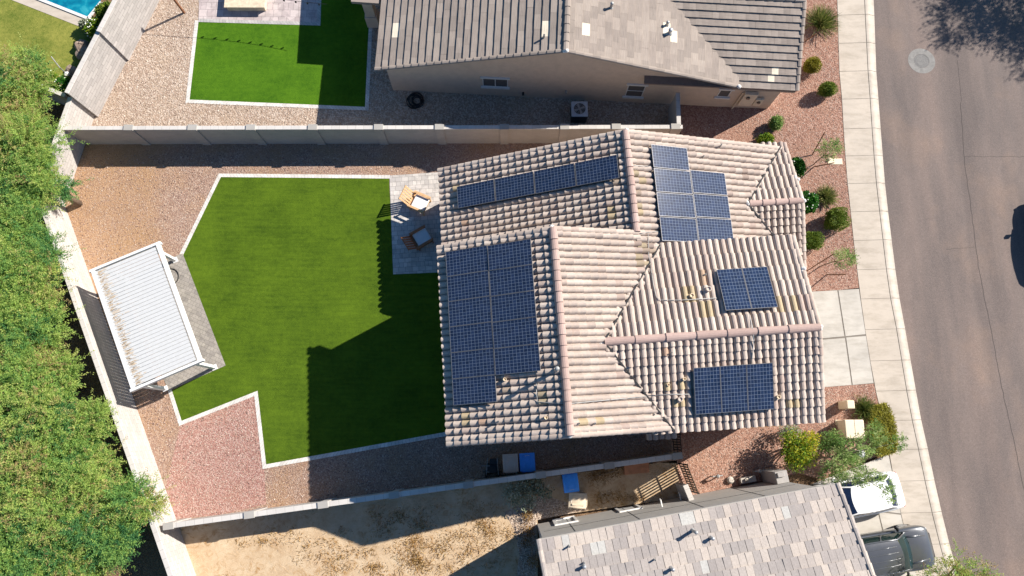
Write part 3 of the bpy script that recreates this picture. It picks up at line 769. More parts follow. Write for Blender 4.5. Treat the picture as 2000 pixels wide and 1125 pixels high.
def deck(fr_, e0, e1, n0, n1, zf, th=.10, drop=.03):
    mb = MB(); c = [(e0, n0), (e1, n0), (e1, n1), (e0, n1)]
    V = [fr_(e, n, zf(e, n) - drop) for e, n in c] + [fr_(e, n, zf(e, n) - drop - th) for e, n in c]
    mb.add(V, [(0, 1, 2, 3), (7, 6, 5, 4), (0, 4, 5, 1), (1, 5, 6, 2), (2, 6, 7, 3), (3, 7, 4, 0)])
    return mb
def barrel_run(mb, p, q, r=.15, seg=.36, squash=.8, step=.022, n=7):
    p, q = Vector(p), Vector(q); d = q - p; L = d.length; d.normalize(); k = max(1, round(L / seg)); sg = L / k
    side = d.cross(Vector((0, 0, 1))).normalized(); up = side.cross(d).normalized()
    for i in range(k):
        a = p + d * (i * sg - .01); b = p + d * ((i + 1) * sg + .05)
        r0 = r * random.uniform(1.0, 1.06); r1 = r * .86; V = []
        for c, rr, dz in ((a, r0, step), (b, r1, 0)):
            for j in range(n + 1):
                t = PI * j / n; V.append(c + side * math.cos(t) * rr + up * (math.sin(t) * rr * squash + dz))
        Fq = [(j, j + 1, n + 2 + j, n + 1 + j) for j in range(n)] + [tuple(range(n, -1, -1))]
        mb.add(V, Fq, 0, random.random())
def wall_ring(fr_, ring, ztop, z0=0.0, nsub=1):
    mb = MB()
    for (a, b) in zip(ring, ring[1:] + ring[:1]):
        V = [fr_(a[0], a[1], z0), fr_(b[0], b[1], z0), fr_(b[0], b[1], ztop(*b)), fr_(a[0], a[1], ztop(*a))]
        mb.add(V, [(0, 1, 2, 3)])
    return mb
def window(parent, fr_, e0, e1, z0, z1, n0, sgn=-1, axis='e', trim=.12, split='v', proud=.05, head=True, pane='window_glass', surround=False):
    """window on a wall facing +-n (axis e) or +-e (axis n)"""
    def W(a, z, o):
        return fr_(a, n0 + sgn * o, z) if axis == 'e' else fr_(n0 + sgn * o, a, z)
    m = MB()
    def bx(a0, a1, y0, y1, o0, o1):
        c = W((a0 + a1) / 2, (y0 + y1) / 2, (o0 + o1) / 2)
        ax = (W(a1, 0, 0) - W(a0, 0, 0)) / 2; ay = (W(0, 0, o1) - W(0, 0, o0)) / 2
        m.obox(c, ax, ay, (0, 0, (y1 - y0) / 2))
    t = .045
    bx(e0, e0 + t, z0, z1, -.02, .02); bx(e1 - t, e1, z0, z1, -.02, .02); bx(e0 + t, e1 - t, z0, z0 + t, -.02, .02); bx(e0 + t, e1 - t, z1 - t, z1, -.02, .02)
    mid = (e0 + e1) / 2
    if split == 'v': bx(mid - t / 2, mid + t / 2, z0 + t, z1 - t, -.02, .018)
    if split == 'h': bx(e0 + t, e1 - t, (z0 + z1) / 2 - t / 2, (z0 + z1) / 2 + t / 2, -.02, .018)
    if head:
        bx(e0 - .1, e1 + .1, z1 + .003, z1 + .003 + trim, -.02, proud); bx(e0 - .1, e1 + .1, z0 - trim - .003, z0 - .003, -.02, proud + .02)
    if surround:
        bx(e0 - .12, e0 - .003, z0 - trim, z1 + trim, -.02, proud - .004); bx(e1 + .003, e1 + .12, z0 - trim, z1 + trim, -.02, proud - .004)
    o = m.build('window', 'trim_white', parent)
    g = MB(); P = [W(e0 + t, z0 + t, .004), W(e1 - t, z0 + t, .004), W(e1 - t, z1 - t, .004), W(e0 + t, z1 - t, .004)]
    g.add(P, [(0, 1, 2, 3)]); g.build('pane', pane, o)
    return o
def lump(mb, c, r, squash=.8, mat=0):
    rs = random.Random(int(abs(c[0] * 97 + c[1] * 31)))
    n, k = 10, 6; V = []
    for i in range(k + 1):
        ph = PI * i / k
        for j in range(n):
            t = 2 * PI * j / n; rr = r * rs.uniform(.8, 1.15)
            V.append((c[0] + rr * math.sin(ph) * math.cos(t), c[1] + rr * math.sin(ph) * math.sin(t), c[2] + rr * squash * math.cos(ph)))
    Fq = [(i * n + j, (i + 1) * n + j, (i + 1) * n + (j + 1) % n, i * n + (j + 1) % n) for i in range(k) for j in range(n)]
    mb.add(V, Fq, mat, rs.random())
def vent_pipe(parent, p, h, r, mat, cap=None, name='roof_vent'):
    m = MB(); m.lathe([(r * 2.0, -.12), (r * 1.6, .03), (r, .09), (r, h), (r * .75, h), (r * .75, h - .05)], p, 14)
    o = m.build(name, mat, parent, smooth=False)
    if cap:
        m = MB(); m.lathe([(r * .5, h), (r * 1.25, h + .02), (r * 1.2, h + .07), (r * .7, h + .10), (r * .1, h + .11)], p, 14); m.build('vent_cap', cap, o)
    return o

# ================================================================== MAIN HOUSE
HF = Frame(.069)
house = thing('tiled_house', 'tan stucco house with pink barrel tile roof and solar panels', 'house', HF(5.5, 6, 0))
zNW = lambda e, n: 5.9 - .39 * (6.15 - e)
zE = lambda e, n: 5.9 + .39 * (6.15 - e)
zSW = lambda e, n: 7.32 - .39 * (2.5 - e)
zFN = lambda e, n: 6.65 - .28 * (n - 3.38)
zFS = lambda e, n: 6.65 - .28 * (3.38 - n)
zPN = lambda e, n: 3.66 - .30 * (n - 9.67)
zPS = lambda e, n: 3.66 - .30 * (9.67 - n)
def spec(zf, lst, off=.08):
    out = []
    for (x, y, t) in lst:
        e, n, z = HF.on_roof(x, y, zf, off); out.append((e, n, t))
    return out
WA, WB = .295, .36
def roof(mb, name='roof_slope', mat='barrel_tile'):
    return mb.build(name, mat, house)
# north section, west slope
roof(tile_slope(HF, -2.3, 7.9, (0, 1), 4.7, (1, 0), 8.45, zNW(-2.3, 0), .39, WA, WB, BARREL, special=spec(zNW, [(887, 363, 1.5), (905, 431, 1.24), (1190, 411, 1.5), (1192, 424, 1.5), (1200, 356, 1.9)])))
# east slope of both sections
kE = lambda e, n: (zE(e, n) > (zFN(e, n) if n > 3.38 else zFS(e, n)) - .48) or n > 7.5
kEN = lambda e, n: zE(e, n) > (zPN(e, n) if n > 9.67 else zPS(e, n)) - .38
stE = spec(zE, [(1252, y, t) for y, t in ((478, 2.0), (489, 1.9), (499, 1.7), (510, 2.0), (521, 1.8))] + [(1265, 478, 1.9), (1268, 489, 1.9), (1262, 499, 2.0), (1266, 510, 1.7), (1243, 336, 1.7), (1245, 347, 1.5), (1247, 378, 1.9), (1249, 402, 1.7), (1252, 412, 1.5), (1451, 338, 2.0), (1453, 351, 2.0), (1300, 484, 1.5), (1137, 826, 1.5), (1167, 828, 1.5)])
roof(tile_slope(HF, 14.4, 7.3, (0, 1), 5.3, (-1, 0), 8.25, zE(14.4, 0), .39, WA, WB, BARREL, keep=kEN, special=stE))
roof(tile_slope(HF, 9.0, -.15, (0, 1), 8.12, (-1, 0), 6.5, zE(9.0, 0), .39, WA, WB, BARREL, keep=lambda e, n: kE(e, n) and not (n > 7.3 and e > 6.15), special=stE))
# south section, west slope
roof(tile_slope(HF, -2.3, -.15, (0, 1), 8.15, (1, 0), 4.8, zSW(-2.3, 0), .39, WA, WB, BARREL, special=spec(zSW, [(909, 812, 1.5), (910, 826, 1.5), (994, 755, 1.5), (995, 765, 1.9), (1058, 766, 1.7), (1058, 780, 1.7), (953, 818, 1.24)])))
# front gable
kF = lambda zf: (lambda e, n: zf(e, n) > zE(e, n) - .34)
roof(tile_slope(HF, 4.2, 7.55, (1, 0), 8.75, (0, -1), 4.17, zFN(0, 7.55), .28, WA, WB * 2.1, BARREL, keep=kF(zFN), special=spec(zFN, [(1376, 610, 1.5), (1391, 610, 1.5), (1531, 598, 1.5), (1546, 598, 1.5), (1371, 533, 1.3), (1337, 570, 1.5), (1352, 570, 1.5)])))
roof(tile_slope(HF, 4.2, -.35, (1, 0), 8.75, (0, 1), 3.73, zFS(0, -.35), .28, WA, WB, BARREL, keep=kF(zFS), special=spec(zFS, [(1304, 757, 1.5), (1331, 751, 1.5), (1319, 792, 1.5), (1330, 790, 1.5), (1544, 793, 1.5), (1560, 793, 1.5), (1303, 692, 1.24)])))
# porch gable
kP = lambda zf: (lambda e, n: zf(e, n) > zE(e, n) - .30)
roof(tile_slope(HF, 11.8, 12.95, (1, 0), 2.65, (0, -1), 3.28, zPN(0, 12.95), .30, WA, WB * 2.0, BARREL, keep=kP(zPN)))
roof(tile_slope(HF, 11.8, 6.6, (1, 0), 2.65, (0, 1), 3.07, zPS(0, 6.6), .30, WA, WB, BARREL, keep=kP(zPS)))
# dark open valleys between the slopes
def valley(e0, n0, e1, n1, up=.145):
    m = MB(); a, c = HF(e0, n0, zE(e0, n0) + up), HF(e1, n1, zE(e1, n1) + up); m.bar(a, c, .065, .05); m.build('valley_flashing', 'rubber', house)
eN, eS = 2.5 + (7.32 - zFN(0, 7.5)) / .39, 2.5 + (7.32 - zFS(0, -.3)) / .39; eR = 2.5 + (7.32 - 6.65) / .39
valley(eR, 3.38, eN, 7.5); valley(eR, 3.38, eS, -.3)
eP = 6.15 + (5.9 - 3.66) / .39
valley(eP, 9.67, 6.15 + (5.9 - zPN(0, 12.7)) / .39, 12.7); valley(eP, 9.67, 6.15 + (5.9 - zPS(0, 7.6)) / .39, 7.6)
# low roof end peeping out on the south side
roof(tile_slope(HF, 6.25, -.62, (1, 0), 1.35, (0, 1), .6, 2.95, .30, WA, WB, BARREL))
# decks
for d in ((-2.3, 6.15, 7.9, 12.6, zNW), (6.15, 14.4, 7.5, 12.6, zE), (2.5, 8.2, -.15, 7.6, zE), (2.5, 6.4, 7.5, 8.0, zE), (-2.3, 2.5, -.15, 8.0, zSW), (5.0, 12.95, 3.38, 7.55, zFN), (5.0, 12.95, -.35, 3.38, zFS), (12.0, 14.45, 9.67, 12.9, zPN), (12.0, 14.45, 6.6, 9.67, zPS), (6.25, 7.6, -.62, -.02, lambda e, n: 2.95 + .3 * (n + .62))):
    deck(HF, *d).build('roof_deck', 'roof_deck', house)
# ridges and rakes
def ridge(parent, mat, *a, name='ridge_tiles', **k):
    m_ = MB(); barrel_run(m_, *a, **k); return m_.build(name, mat, parent)
ridge(house, 'ridge_tile', HF(6.15, 8.05, 5.97), HF(6.15, 12.62, 5.97), .18, .42)
ridge(house, 'ridge_tile', HF(2.5, -.17, 7.39), HF(2.5, 8.0, 7.39), .18, .42)
ridge(house, 'ridge_tile', HF(4.25, 3.38, 6.70), HF(12.95, 3.38, 6.70), .18, 1.2, .8, .01)
ridge(house, 'ridge_tile', HF(12.0, 9.67, 3.72), HF(14.45, 9.67, 3.72), .16, .6, .8, .01)
def rake(e0, n0, e1, n1, zf, **k):
    ridge(house, 'barrel_tile', HF(e0, n0, zf(e0, n0) + .05), HF(e1, n1, zf(e1, n1) + .05), name='rake_tiles', **k)
rake(-2.32, 12.63, 6.1, 12.63, zNW, r=.125); rake(14.3, 12.63, 6.2, 12.63, zE, r=.125)
rake(-2.32, 8.02, 2.45, 8.02, zSW, r=.125); rake(6.5, 8.02, 2.55, 8.02, zE, r=.125)
rake(-2.32, -.18, 2.45, -.18, zSW, r=.125); rake(7.0, -.18, 2.55, -.18, zE, r=.125)
rake(12.97, 7.5, 12.97, 3.5, zFN, r=.12); rake(12.97, -.35, 12.97, 3.3, zFS, r=.12)
rake(14.47, 12.9, 14.47, 9.75, zPN, r=.12); rake(14.47, 6.7, 14.47, 9.6, zPS, r=.12)
for e, n, z in ((6.15, 12.66, 5.95), (6.15, 8.12, 6.0), (2.5, 8.06, 7.37), (2.5, -.2, 7.37), (4.17, 3.38, 6.72), (13.0, 3.38, 6.70), (14.5, 9.67, 3.72), (14.5, 10.85, 3.42), (13.0, 5.9, 6.05), (11.95, 9.67, 3.75)):
    p = HF(e, n, z); mc = MB()
    for k in range(3): lump(mc, (p.x + random.uniform(-.08, .08), p.y + random.uniform(-.08, .08), p.z + random.uniform(-.04, .03)), .095)
    mc.build('mortar_cap', 'mortar_white', house, smooth=True)
# fascias
def fas(a, b, h=.22):
    fa = MB(); fa.bar(HF(*a), HF(*b), .05, h); fa.build('fascia', 'fascia_tan', house)
fas((-2.28, 7.95, zNW(-2.28, 0) - .13), (-2.28, 12.6, zNW(-2.28, 0) - .13)); fas((-2.28, -.1, zSW(-2.28, 0) - .13), (-2.28, 8.0, zSW(-2.28, 0) - .13))
fas((-2.25, 12.57, zNW(-2.25, 0) - .16), (6.15, 12.57, 5.74)); fas((6.15, 12.57, 5.74), (14.4, 12.57, zE(14.4, 0) - .16))
fas((-2.25, -.12, zSW(-2.25, 0) - .16), (2.5, -.12, 7.16)); fas((2.5, -.12, 7.16), (6.9, -.12, zE(6.9, 0) - .16))
fas((-2.25, 7.97, zSW(-2.25, 0) - .16), (2.5, 7.97, 7.16)); fas((12.92, 7.5, zFN(0, 7.5) - .16), (12.92, 3.38, 6.49)); fas((12.92, -.3, zFS(0, -.3) - .16), (12.92, 3.38, 6.49))
fas((6.9, -.32, zFS(0, -.35) - .12), (12.9, -.32, zFS(0, -.35) - .12)); fas((7.2, 7.52, zFN(0, 7.55) - .12), (12.9, 7.52, zFN(0, 7.55) - .12)); fas((14.42, 6.7, zPS(0, 6.7) - .16), (14.42, 9.67, 3.5)); fas((14.42, 12.9, zPN(0, 12.9) - .16), (14.42, 9.67, 3.5))
# walls
top1 = lambda e, n: min(zNW(e, n), zE(e, n)) - .14
wall_ring(HF, [(-1.85, 7.6), (-1.85, 12.2), (6.15, 12.2), (13.7, 12.2), (13.7, 9.67), (13.7, 7.6), (6.15, 7.6)], lambda e, n: top1(e, n) if n > 12 else min(2.7, top1(e, n))).build('wall', 'stucco_main', house)
top2 = lambda e, n: min(zSW(e, n), zE(e, n)) - .14
wall_ring(HF, [(-1.9, .2), (2.5, .2), (7.2, .2), (7.2, 7.65), (2.5, 7.65), (-1.9, 7.65)], lambda e, n: max(top2(e, n), 5.0) if e < 7 else 5.3).build('wall', 'stucco_main', house)
wall_ring(HF, [(7.2, 0.0), (12.45, 0.0), (12.45, 3.38), (12.45, 7.2), (7.2, 7.2)], lambda e, n: (zFN(e, n) if n > 3.38 else zFS(e, n)) - .14).build('wall', 'stucco_main', house)
wall_ring(HF, [(13.0, 6.9), (14.0, 6.9), (14.0, 9.67), (14.0, 12.5), (13.0, 12.5)], lambda e, n: (zPN(e, n) if n > 9.67 else zPS(e, n)) - .14).build('wall', 'stucco_main', house)
window(house, HF, 9.0, 12.0, .1, 2.3, -1.85, -1, 'n', head=False)
window(house, HF, .8, 2.6, 3.6, 4.8, -1.9, -1, 'n'); window(house, HF, 4.8, 6.6, 3.6, 4.8, -1.9, -1, 'n')
window(house, HF, 2.6, 4.4, 3.7, 4.9, 12.45, 1, 'n'); window(house, HF, 7.4, 8.8, 3.7, 4.9, 0.0, -1, 'e'); window(house, HF, 9.4, 11.2, 1.0, 2.1, 14.0, 1, 'n')
g = MB(); g.obox(HF(12.47, 3.4, 1.1), HF.u * .03, HF.v * 2.4, (0, 0, 1.08)); gd = g.build('garage_door', 'trim_white', house)
g = MB()
for k in range(1, 4): g.obox(HF(12.503, 3.4, .02 + k * .54), HF.u * .004, HF.v * 2.4, (0, 0, .012))
g.build('panel_seam', 'fascia_tan', gd)
g = MB(); g.obox(HF(14.02, 8.1, 1.05), HF.u * .03, HF.v * .46, (0, 0, 1.05)); g.build('front_door', 'wood_brown', house)
# roof furniture
def rp(x, y, zf, off=0.0):
    e, n, z = HF.on_roof(x, y, zf, off); return HF(e, n, z)
vent_pipe(house, rp(1085, 724, zSW), .85, .075, 'galvanised', 'galvanised')
for (x, y, zf, h, r, mt) in ((986, 742, zSW, .35, .07, 'utility_tan'), (1066, 816, zSW, .25, .07, 'utility_tan'), (1334, 741, zFS, .28, .07, 'utility_tan'), (1326, 780, zFS, .3, .10, 'plastic_grey_tan'), (1304, 752, zFS, .2, .06, 'utility_tan'), (1516, 776, zFS, .32, .08, 'utility_tan'), (1380, 567, zFN, .36, .11, 'plastic_grey_tan'), (1349, 579, zFN, .25, .09, 'utility_tan'), (1375, 538, zFN, .25, .035, 'galvanised'), (974, 823, zSW, .35, .03, 'galvanised'), (1309, 690, zFS, .3, .03, 'galvanised'), (1130, 827, zE, .22, .035, 'galvanised'), (1161, 827, zE, .22, .035, 'galvanised'), (1372, 308, zE, .25, .035, 'galvanised'), (1405, 288, zE, .35, .035, 'galvanised'), (1277, 810, zE, .16, .03, 'galvanised')):
    vent_pipe(house, rp(x, y, zf), h, r, mt)
def conduit(pts, r=.016, off=.16):
    cd = MB(); cd.tube([rp(x, y, zf, off) for x, y, zf in pts], r, 6); cd.build('conduit', 'galvanised', house, smooth=True)
conduit([(1047, 741, zSW), (1048, 770, zSW), (1050, 785, zSW), (1085, 787, zSW), (1105, 788, zSW), (1115, 788, zE), (1180, 782, zE), (1262, 774, zE)])
conduit([(1262, 773, zFS), (1310, 770, zFS), (1352, 770, zFS)])
conduit([(1271, 523, zFN), (1276, 555, zFN), (1281, 578, zFN), (1288, 586, zFN), (1330, 586, zFN), (1400, 582, zFN)])
conduit([(1266, 457, zE), (1267, 500, zE), (1272, 520, zE)], .014)
conduit([(1212, 326, zNW), (1225, 324, zNW), (1236, 323, zE), (1272, 325, zE)])
conduit([(1463, 612, zFN), (1466, 625, zFN), (1471, 645, zFN), (1472, 662, zFS), (1470, 690, zFS), (1467, 714, zFS)], .018)
conduit([(1250, 456, zE), (1262, 454, zE), (1285, 452, zE)])
# ================================================================== SOLAR PANELS (each lies on the roof: a thing of its own)
def panel_proto(w_, h_, name, label, group):
    o = thing(name, label, 'solar panel', (0, 0, 0), 0, group)
    m = MB(); m.add([(-w_ / 2 + .012, -h_ / 2 + .012, .04), (w_ / 2 - .012, -h_ / 2 + .012, .04), (w_ / 2 - .012, h_ / 2 - .012, .04), (-w_ / 2 + .012, h_ / 2 - .012, .04)], [(0, 1, 2, 3)], 0, .5, [[(0, 0), (1, 0), (1, 1), (0, 1)]])
    m.build('cells', 'solar_cells', o)
    f = MB(); t = .014
    for x0, x1, y0, y1 in ((-w_ / 2, w_ / 2, -h_ / 2, -h_ / 2 + t), (-w_ / 2, w_ / 2, h_ / 2 - t, h_ / 2), (-w_ / 2, -w_ / 2 + t, -h_ / 2 + t, h_ / 2 - t), (w_ / 2 - t, w_ / 2, -h_ / 2 + t, h_ / 2 - t)):
        f.box(x0, x1, y0, y1, 0, .046)
    f.box(-w_ / 2 + t, w_ / 2 - t, -h_ / 2 + t, h_ / 2 - t, .01, .03)
    f.build('frame', 'panel_frame', o)
    r = MB()
    for y in (-h_ * .28, h_ * .28):
        r.box(-w_ / 2 + .05, w_ / 2 - .05, y - .02, y + .02, -.055, -.003)
        for x in (-w_ * .36, w_ * .36): r.box(x - .03, x + .03, y - .03, y + .03, -.16, -.06)
    r.build('mounting_rail', 'galvanised', o)
    return o
K39, K28 = math.sqrt(1 + .39 ** 2), math.sqrt(1 + .28 ** 2)
pp = panel_proto(1.885, 1.058, 'solar_panel', 'x', 'solar panels on the pink tile roof')
ORD = ['topmost', 'second', 'third', 'fourth', 'fifth', 'lowest']
used = [False]
def put_panel(e, n, zf, kind, label):
    z = zf(e, n) + .25
    ph, pv = (zf(e + 1, n) - zf(e, n)), (zf(e, n + 1) - zf(e, n))
    ax = Vector((HF.u.x, HF.u.y, ph)).normalized(); ay = Vector((HF.v.x, HF.v.y, pv)).normalized()
    if kind == 'p': ax, ay = ay, -ax
    ax = (ax + Vector((0, 0, random.uniform(-.012, .012)))).normalized(); ay = (ay + Vector((0, 0, random.uniform(-.012, .012)))); ay = (ay - ax * ay.dot(ax)).normalized()
    az = ax.cross(ay).normalized()
    Mx = Matrix((ax, ay, az)).transposed()
    o = pp if not used[0] else copy_tree(pp, (0, 0, 0), 0, label)
    used[0] = True; o['label'] = label
    o.location = HF(e, n, z); o.rotation_euler = Mx.to_euler()
for r_ in range(6):
    put_panel(-1.075, 7.73 - 1.07 * (r_ + .5), zSW, 'l', '%s solar panel of the left column in the big array over the lawn' % ORD[r_])
for r_ in range(5):
    put_panel(.705, 7.70 - 1.07 * (r_ + .5), zSW, 'l', '%s solar panel of the right column in the big array over the lawn' % ((ORD[:4] + ['lowest'])[r_]))
for c_ in range(4):
    put_panel(-1.47 + 1.79 * (c_ + .5), 11.03, zNW, 'l', '%s solar panel in the slanting row of four below the north roof edge' % ['leftmost', 'second from left', 'third from left', 'rightmost'][c_])
for r_ in range(4):
    put_panel(8.13, 12.06 - 1.107 * (r_ + .5), zE, 'l', '%s panel of the left column in the stepped bluish solar array' % ['topmost', 'second', 'third', 'lowest'][r_])
for r_ in range(3):
    put_panel(9.92, 11.0 - 1.107 * (r_ + .5) + .02, zE, 'l', '%s panel of the right column in the stepped bluish solar array' % ['topmost', 'middle', 'lowest'][r_])
for c_ in range(2):
    put_panel(9.28 + 1.075 * (c_ + .5), 5.22, zFN, 'p', '%s panel of the pair of upright solar panels near the street' % ['left', 'right'][c_])
for c_ in range(3):
    put_panel(7.72 + 1.07 * (c_ + .5), 1.20, zFS, 'p', '%s upright solar panel in the row of three on the south slope' % ['left', 'middle', 'right'][c_])

# ================================================================== NORTH HOUSE
NF = Frame(-.05)
nh = thing('shingled_house', 'tan stucco house with flat brown tile roof across the north wall', 'house', NF(3, 22, 0))
zA = lambda e, n: 5.45 - .285 * (1.9 - e); zB = lambda e, n: 5.45 - .285 * (e - 1.9); zC = lambda e, n: 2.82 + .30 * (n - 17.3)
def npale(zf, lst):
    out = []
    for x, y in lst:
        e, n, z = NF.on_roof(x, y, zf, .05); out.append((e, n, 1.6))
    return out
tile_slope(NF, -7.25, 17.3, (0, 1), 9.5, (1, 0), 9.15, zA(-7.25, 0), .285, .76, .375, SHAKE, lift=.066, jit=.004, ljit=.15, stagger=.5, special=npale(zA, [(771, 61), (1061, 52)])).build('roof_slope', 'shake_tile', nh)
tile_slope(NF, 10.6, 17.3, (0, 1), 9.5, (-1, 0), 8.7, zB(10.6, 0), .285, .62, .375, SHAKE, lift=.03, jit=.006, ljit=.4, stagger=.5, keep=lambda e, n: zB(e, n) > min(zC(e, n), 4.08) - .15, special=npale(zB, [(1145, 60), (1303, 48), (1312, 75)])).build('roof_slope', 'shake_tile', nh)
tile_slope(NF, 5.0, 17.3, (1, 0), 8.5, (0, 1), 4.15, zC(0, 17.3), .30, .33, .375, SHAKE, lift=.066, jit=.004, ljit=.15, stagger=.5, keep=lambda e, n: zC(e, n) > zB(e, n) - .12, special=npale(zC, [(1506, 144), (1519, 144)])).build('roof_slope', 'shake_tile', nh)
tile_slope(NF, 13.5, 25.6, (-1, 0), 7.5, (0, -1), 4.15, zC(0, 17.3), .30, .33, .375, SHAKE, lift=.066, jit=.004, ljit=.15, stagger=.5).build('roof_slope', 'shake_tile', nh)
deck(NF, -7.25, 1.9, 17.3, 27, zA).build('roof_deck', 'roof_deck', nh); deck(NF, 1.9, 10.6, 17.3, 27, zB).build('roof_deck', 'roof_deck', nh)
deck(NF, 6.0, 13.5, 17.3, 21.45, zC).build('roof_deck', 'roof_deck', nh); deck(NF, 6.0, 13.5, 21.45, 25.6, lambda e, n: zC(e, 42.9 - n)).build('roof_deck', 'roof_deck', nh)
ridge(nh, 'shake_tile', NF(1.9, 17.28, 5.50), NF(1.9, 27, 5.50), .15, .45, .6, .02, 4)
ridge(nh, 'shake_tile', NF(5.8, 21.45, 4.09), NF(13.5, 21.45, 4.09), .15, .45, .6, .02, 4)
def nrake(e0, n0, e1, n1, zf):
    ridge(nh, 'shake_tile', NF(e0, n0, zf(e0, n0) + .03), NF(e1, n1, zf(e1, n1) + .03), .11, .40, .55, .03, 4, name='rake_tiles')
nrake(-7.25, 17.28, 1.85, 17.28, zA); nrake(10.6, 17.28, 1.95, 17.28, zB); nrake(13.52, 17.3, 13.52, 21.4, zC)
f = MB()
f.bar(NF(-7.2, 17.34, zA(-7.2, 0) - .12), NF(1.9, 17.34, 5.33), .05, .2); f.bar(NF(1.9, 17.34, 5.33), NF(10.6, 17.34, zB(10.6, 0) - .12), .05, .2); f.bar(NF(10.4, 17.33, 2.68), NF(13.5, 17.33, 2.68), .05, .2); f.bar(NF(13.47, 17.35, 2.7), NF(13.47, 21.4, 3.95), .05, .2); f.bar(NF(-7.2, 17.4, 2.7), NF(-7.2, 27, 2.7), .05, .2)
f.build('fascia', 'fascia_tan', nh)
wall_ring(NF, [(-6.85, 17.67), (1.9, 17.67), (10.2, 17.67), (13.1, 17.70), (13.1, 21.45), (13.1, 25), (-6.85, 26.5)], lambda e, n: (min(zA(e, n), zB(e, n)) if n < 17.69 else (2.75 if n < 18 else (3.9 if n < 22 else 2.6))) - .12).build('wall', 'stucco_tan', nh)
for e in (1.9, 10.55):
    m = MB()
    for k in range(3): lump(m, NF(e + random.uniform(-.08, .08), 17.25, (5.5 if e < 5 else 3.05) + .02 * k), .10)
    m.build('mortar_cap', 'mortar_white', nh, smooth=True)
def nwin(x0, x1, yt, yb, sp, pane):
    ea, zt = NF.on_wall(x0, yt, 17.67); eb, zb = NF.on_wall(x1, yb, 17.67)
    window(nh, NF, min(ea, eb), max(ea, eb), zb, zt, 17.67, -1, 'e', split=sp, proud=.07, pane=pane)
nwin(942, 992, 151.5, 170, 'v', 'window_screen'); 
e_, zt_ = NF.on_wall(1245, 166, 17.67); e2_, zb_ = NF.on_wall(1239, 188, 17.67)
window(nh, NF, e_ - .45, e_ + .45, zb_, zt_, 17.67, -1, 'e', split='h', proud=.07, pane='window_screen')
e_, zt_ = NF.on_wall(1418, 177, 17.67); window(nh, NF, e_ - .3, e_ + .3, 1.15, 1.9, 17.67, -1, 'e', split='', proud=.07, pane='window_screen')
g = MB(); g.obox(NF(8.6, 17.65, 2.65), NF.u * .75, NF.v * .02, (0, 0, .16)); g.build('recess_panel', 'window_screen', nh)  # flat dark panel whose colour stands for a shaded recess under the rake
# meter panel and pipes on its wall
g = MB(); e_, z_ = NF.on_wall(1453, 200, 17.67); g.obox(NF(e_, 17.56, 1.25), NF.u * .34, NF.v * .09, (0, 0, .62)); g.obox(NF(e_ + .62, 17.58, .95), NF.u * .2, NF.v * .07, (0, 0, .35)); g.obox(NF(e_ - .42, 17.6, .9), NF.u * .03, NF.v * .03, (0, 0, .9))
mp = g.build('electrical_panel', 'utility_cream', nh, bevel=.01)
g = MB()
for dz in (.3,): g.tube([NF(e_ - .1, 17.47, 1.25 + dz), NF(e_ - .1, 17.40, 1.25 + dz)], .1, 14)
g.build('meter', 'window_glass', mp)
g = MB(); g.tube([NF(e_ + .62, 17.51, 1.05), NF(e_ + .62, 17.44, 1.05)], .09, 14); g.build('meter', 'window_glass', mp)
for (x, y) in ((1022, 180), (1106, 176)):
    e_, z_ = NF.on_wall(x, y, 17.67); g = MB(); g.tube([NF(e_, 17.65, z_), NF(e_, 17.5, z_)], .06, 10); g.build('wall_outlet', 'black_plastic' if x < 1050 else 'galvanised', nh)
for (x, y, zf, h, r, mt) in ((1193, 16, zB, .35, .065, 'galvanised'), (1062, 75, zA, .3, .05, 'galvanised'), (1302, 50, zB, .25, .065, 'galvanised'), (1307, 66, zB, .3, .09, 'grey_metal')):
    e_, n_, z_ = NF.on_roof(x, y, zf); vent_pipe(nh, NF(e_, n_, z_), h, r, mt, mt if r > .06 else None)
# covered patio corner of the north house
g = MB(); A_, B_ = G(686, 4, 2.75), G(742, -2, 2.75)
g.prism([(A_.x, A_.y), (B_.x, A_.y - .1), (B_.x, A_.y + 5), (A_.x, A_.y + 5)], 2.62, 2.8); pr = g.build('patio_roof', 'shake_tile', nh)
q = G(730, 52, 0)
g = MB(); g.box(q.x - .25, q.x + .25, q.y, q.y + .5, 0, 2.6); g.box(q.x - .32, q.x + .32, q.y - .07, q.y + .57, 0, .9); g.build('patio_column', 'stucco_tan', pr)

# ================================================================== SOUTH HOUSE
SF = Frame(.175)
sh = thing('grey_house', 'two storey grey stucco house with mottled flat tile roof', 'house', SF(6.5, -9, 0))
zS = lambda e, n: 5.9 + .30 * (-4.2 - n)
def mott(T):
    base = RNG.random(T)
    return np.where(base < .34, RNG.uniform(.05, .35, T), np.where(base < .66, RNG.uniform(.35, .62, T), RNG.uniform(.66, 1.0, T)))
def runs(T):
    t = mott(T)
    for i in range(1, T):
        if RNG.random() < .22: t[i] = t[i - 1] + RNG.uniform(-.05, .05)
    return np.clip(t, 0, 1)
spS = []
for (x, y) in ((1351, 1018), (1341, 1018), (1534, 995), (1174, 1072), (1165, 1072), (1385, 1113), (1108, 1052)):
    e_, n_, z_ = SF.on_roof(x, y, zS, .05); spS.append((e_, n_, 1.7))
tile_slope(SF, 12.68, -4.18, (-1, 0), 12.05, (0, -1), 6.6, 5.9, -.0 + .30, .295, .445, FLAT, lift=.04, stagger=.5, tone=runs, special=spS, jit=.008).build('roof_slope', 'slate_tile', sh)
deck(SF, .63, 12.68, -10.8, -4.18, zS).build('roof_deck', 'roof_deck', sh); deck(SF, .63, 12.68, -17.4, -10.8, lambda e, n: zS(e, -21.6 - n)).build('roof_deck', 'roof_deck', sh)
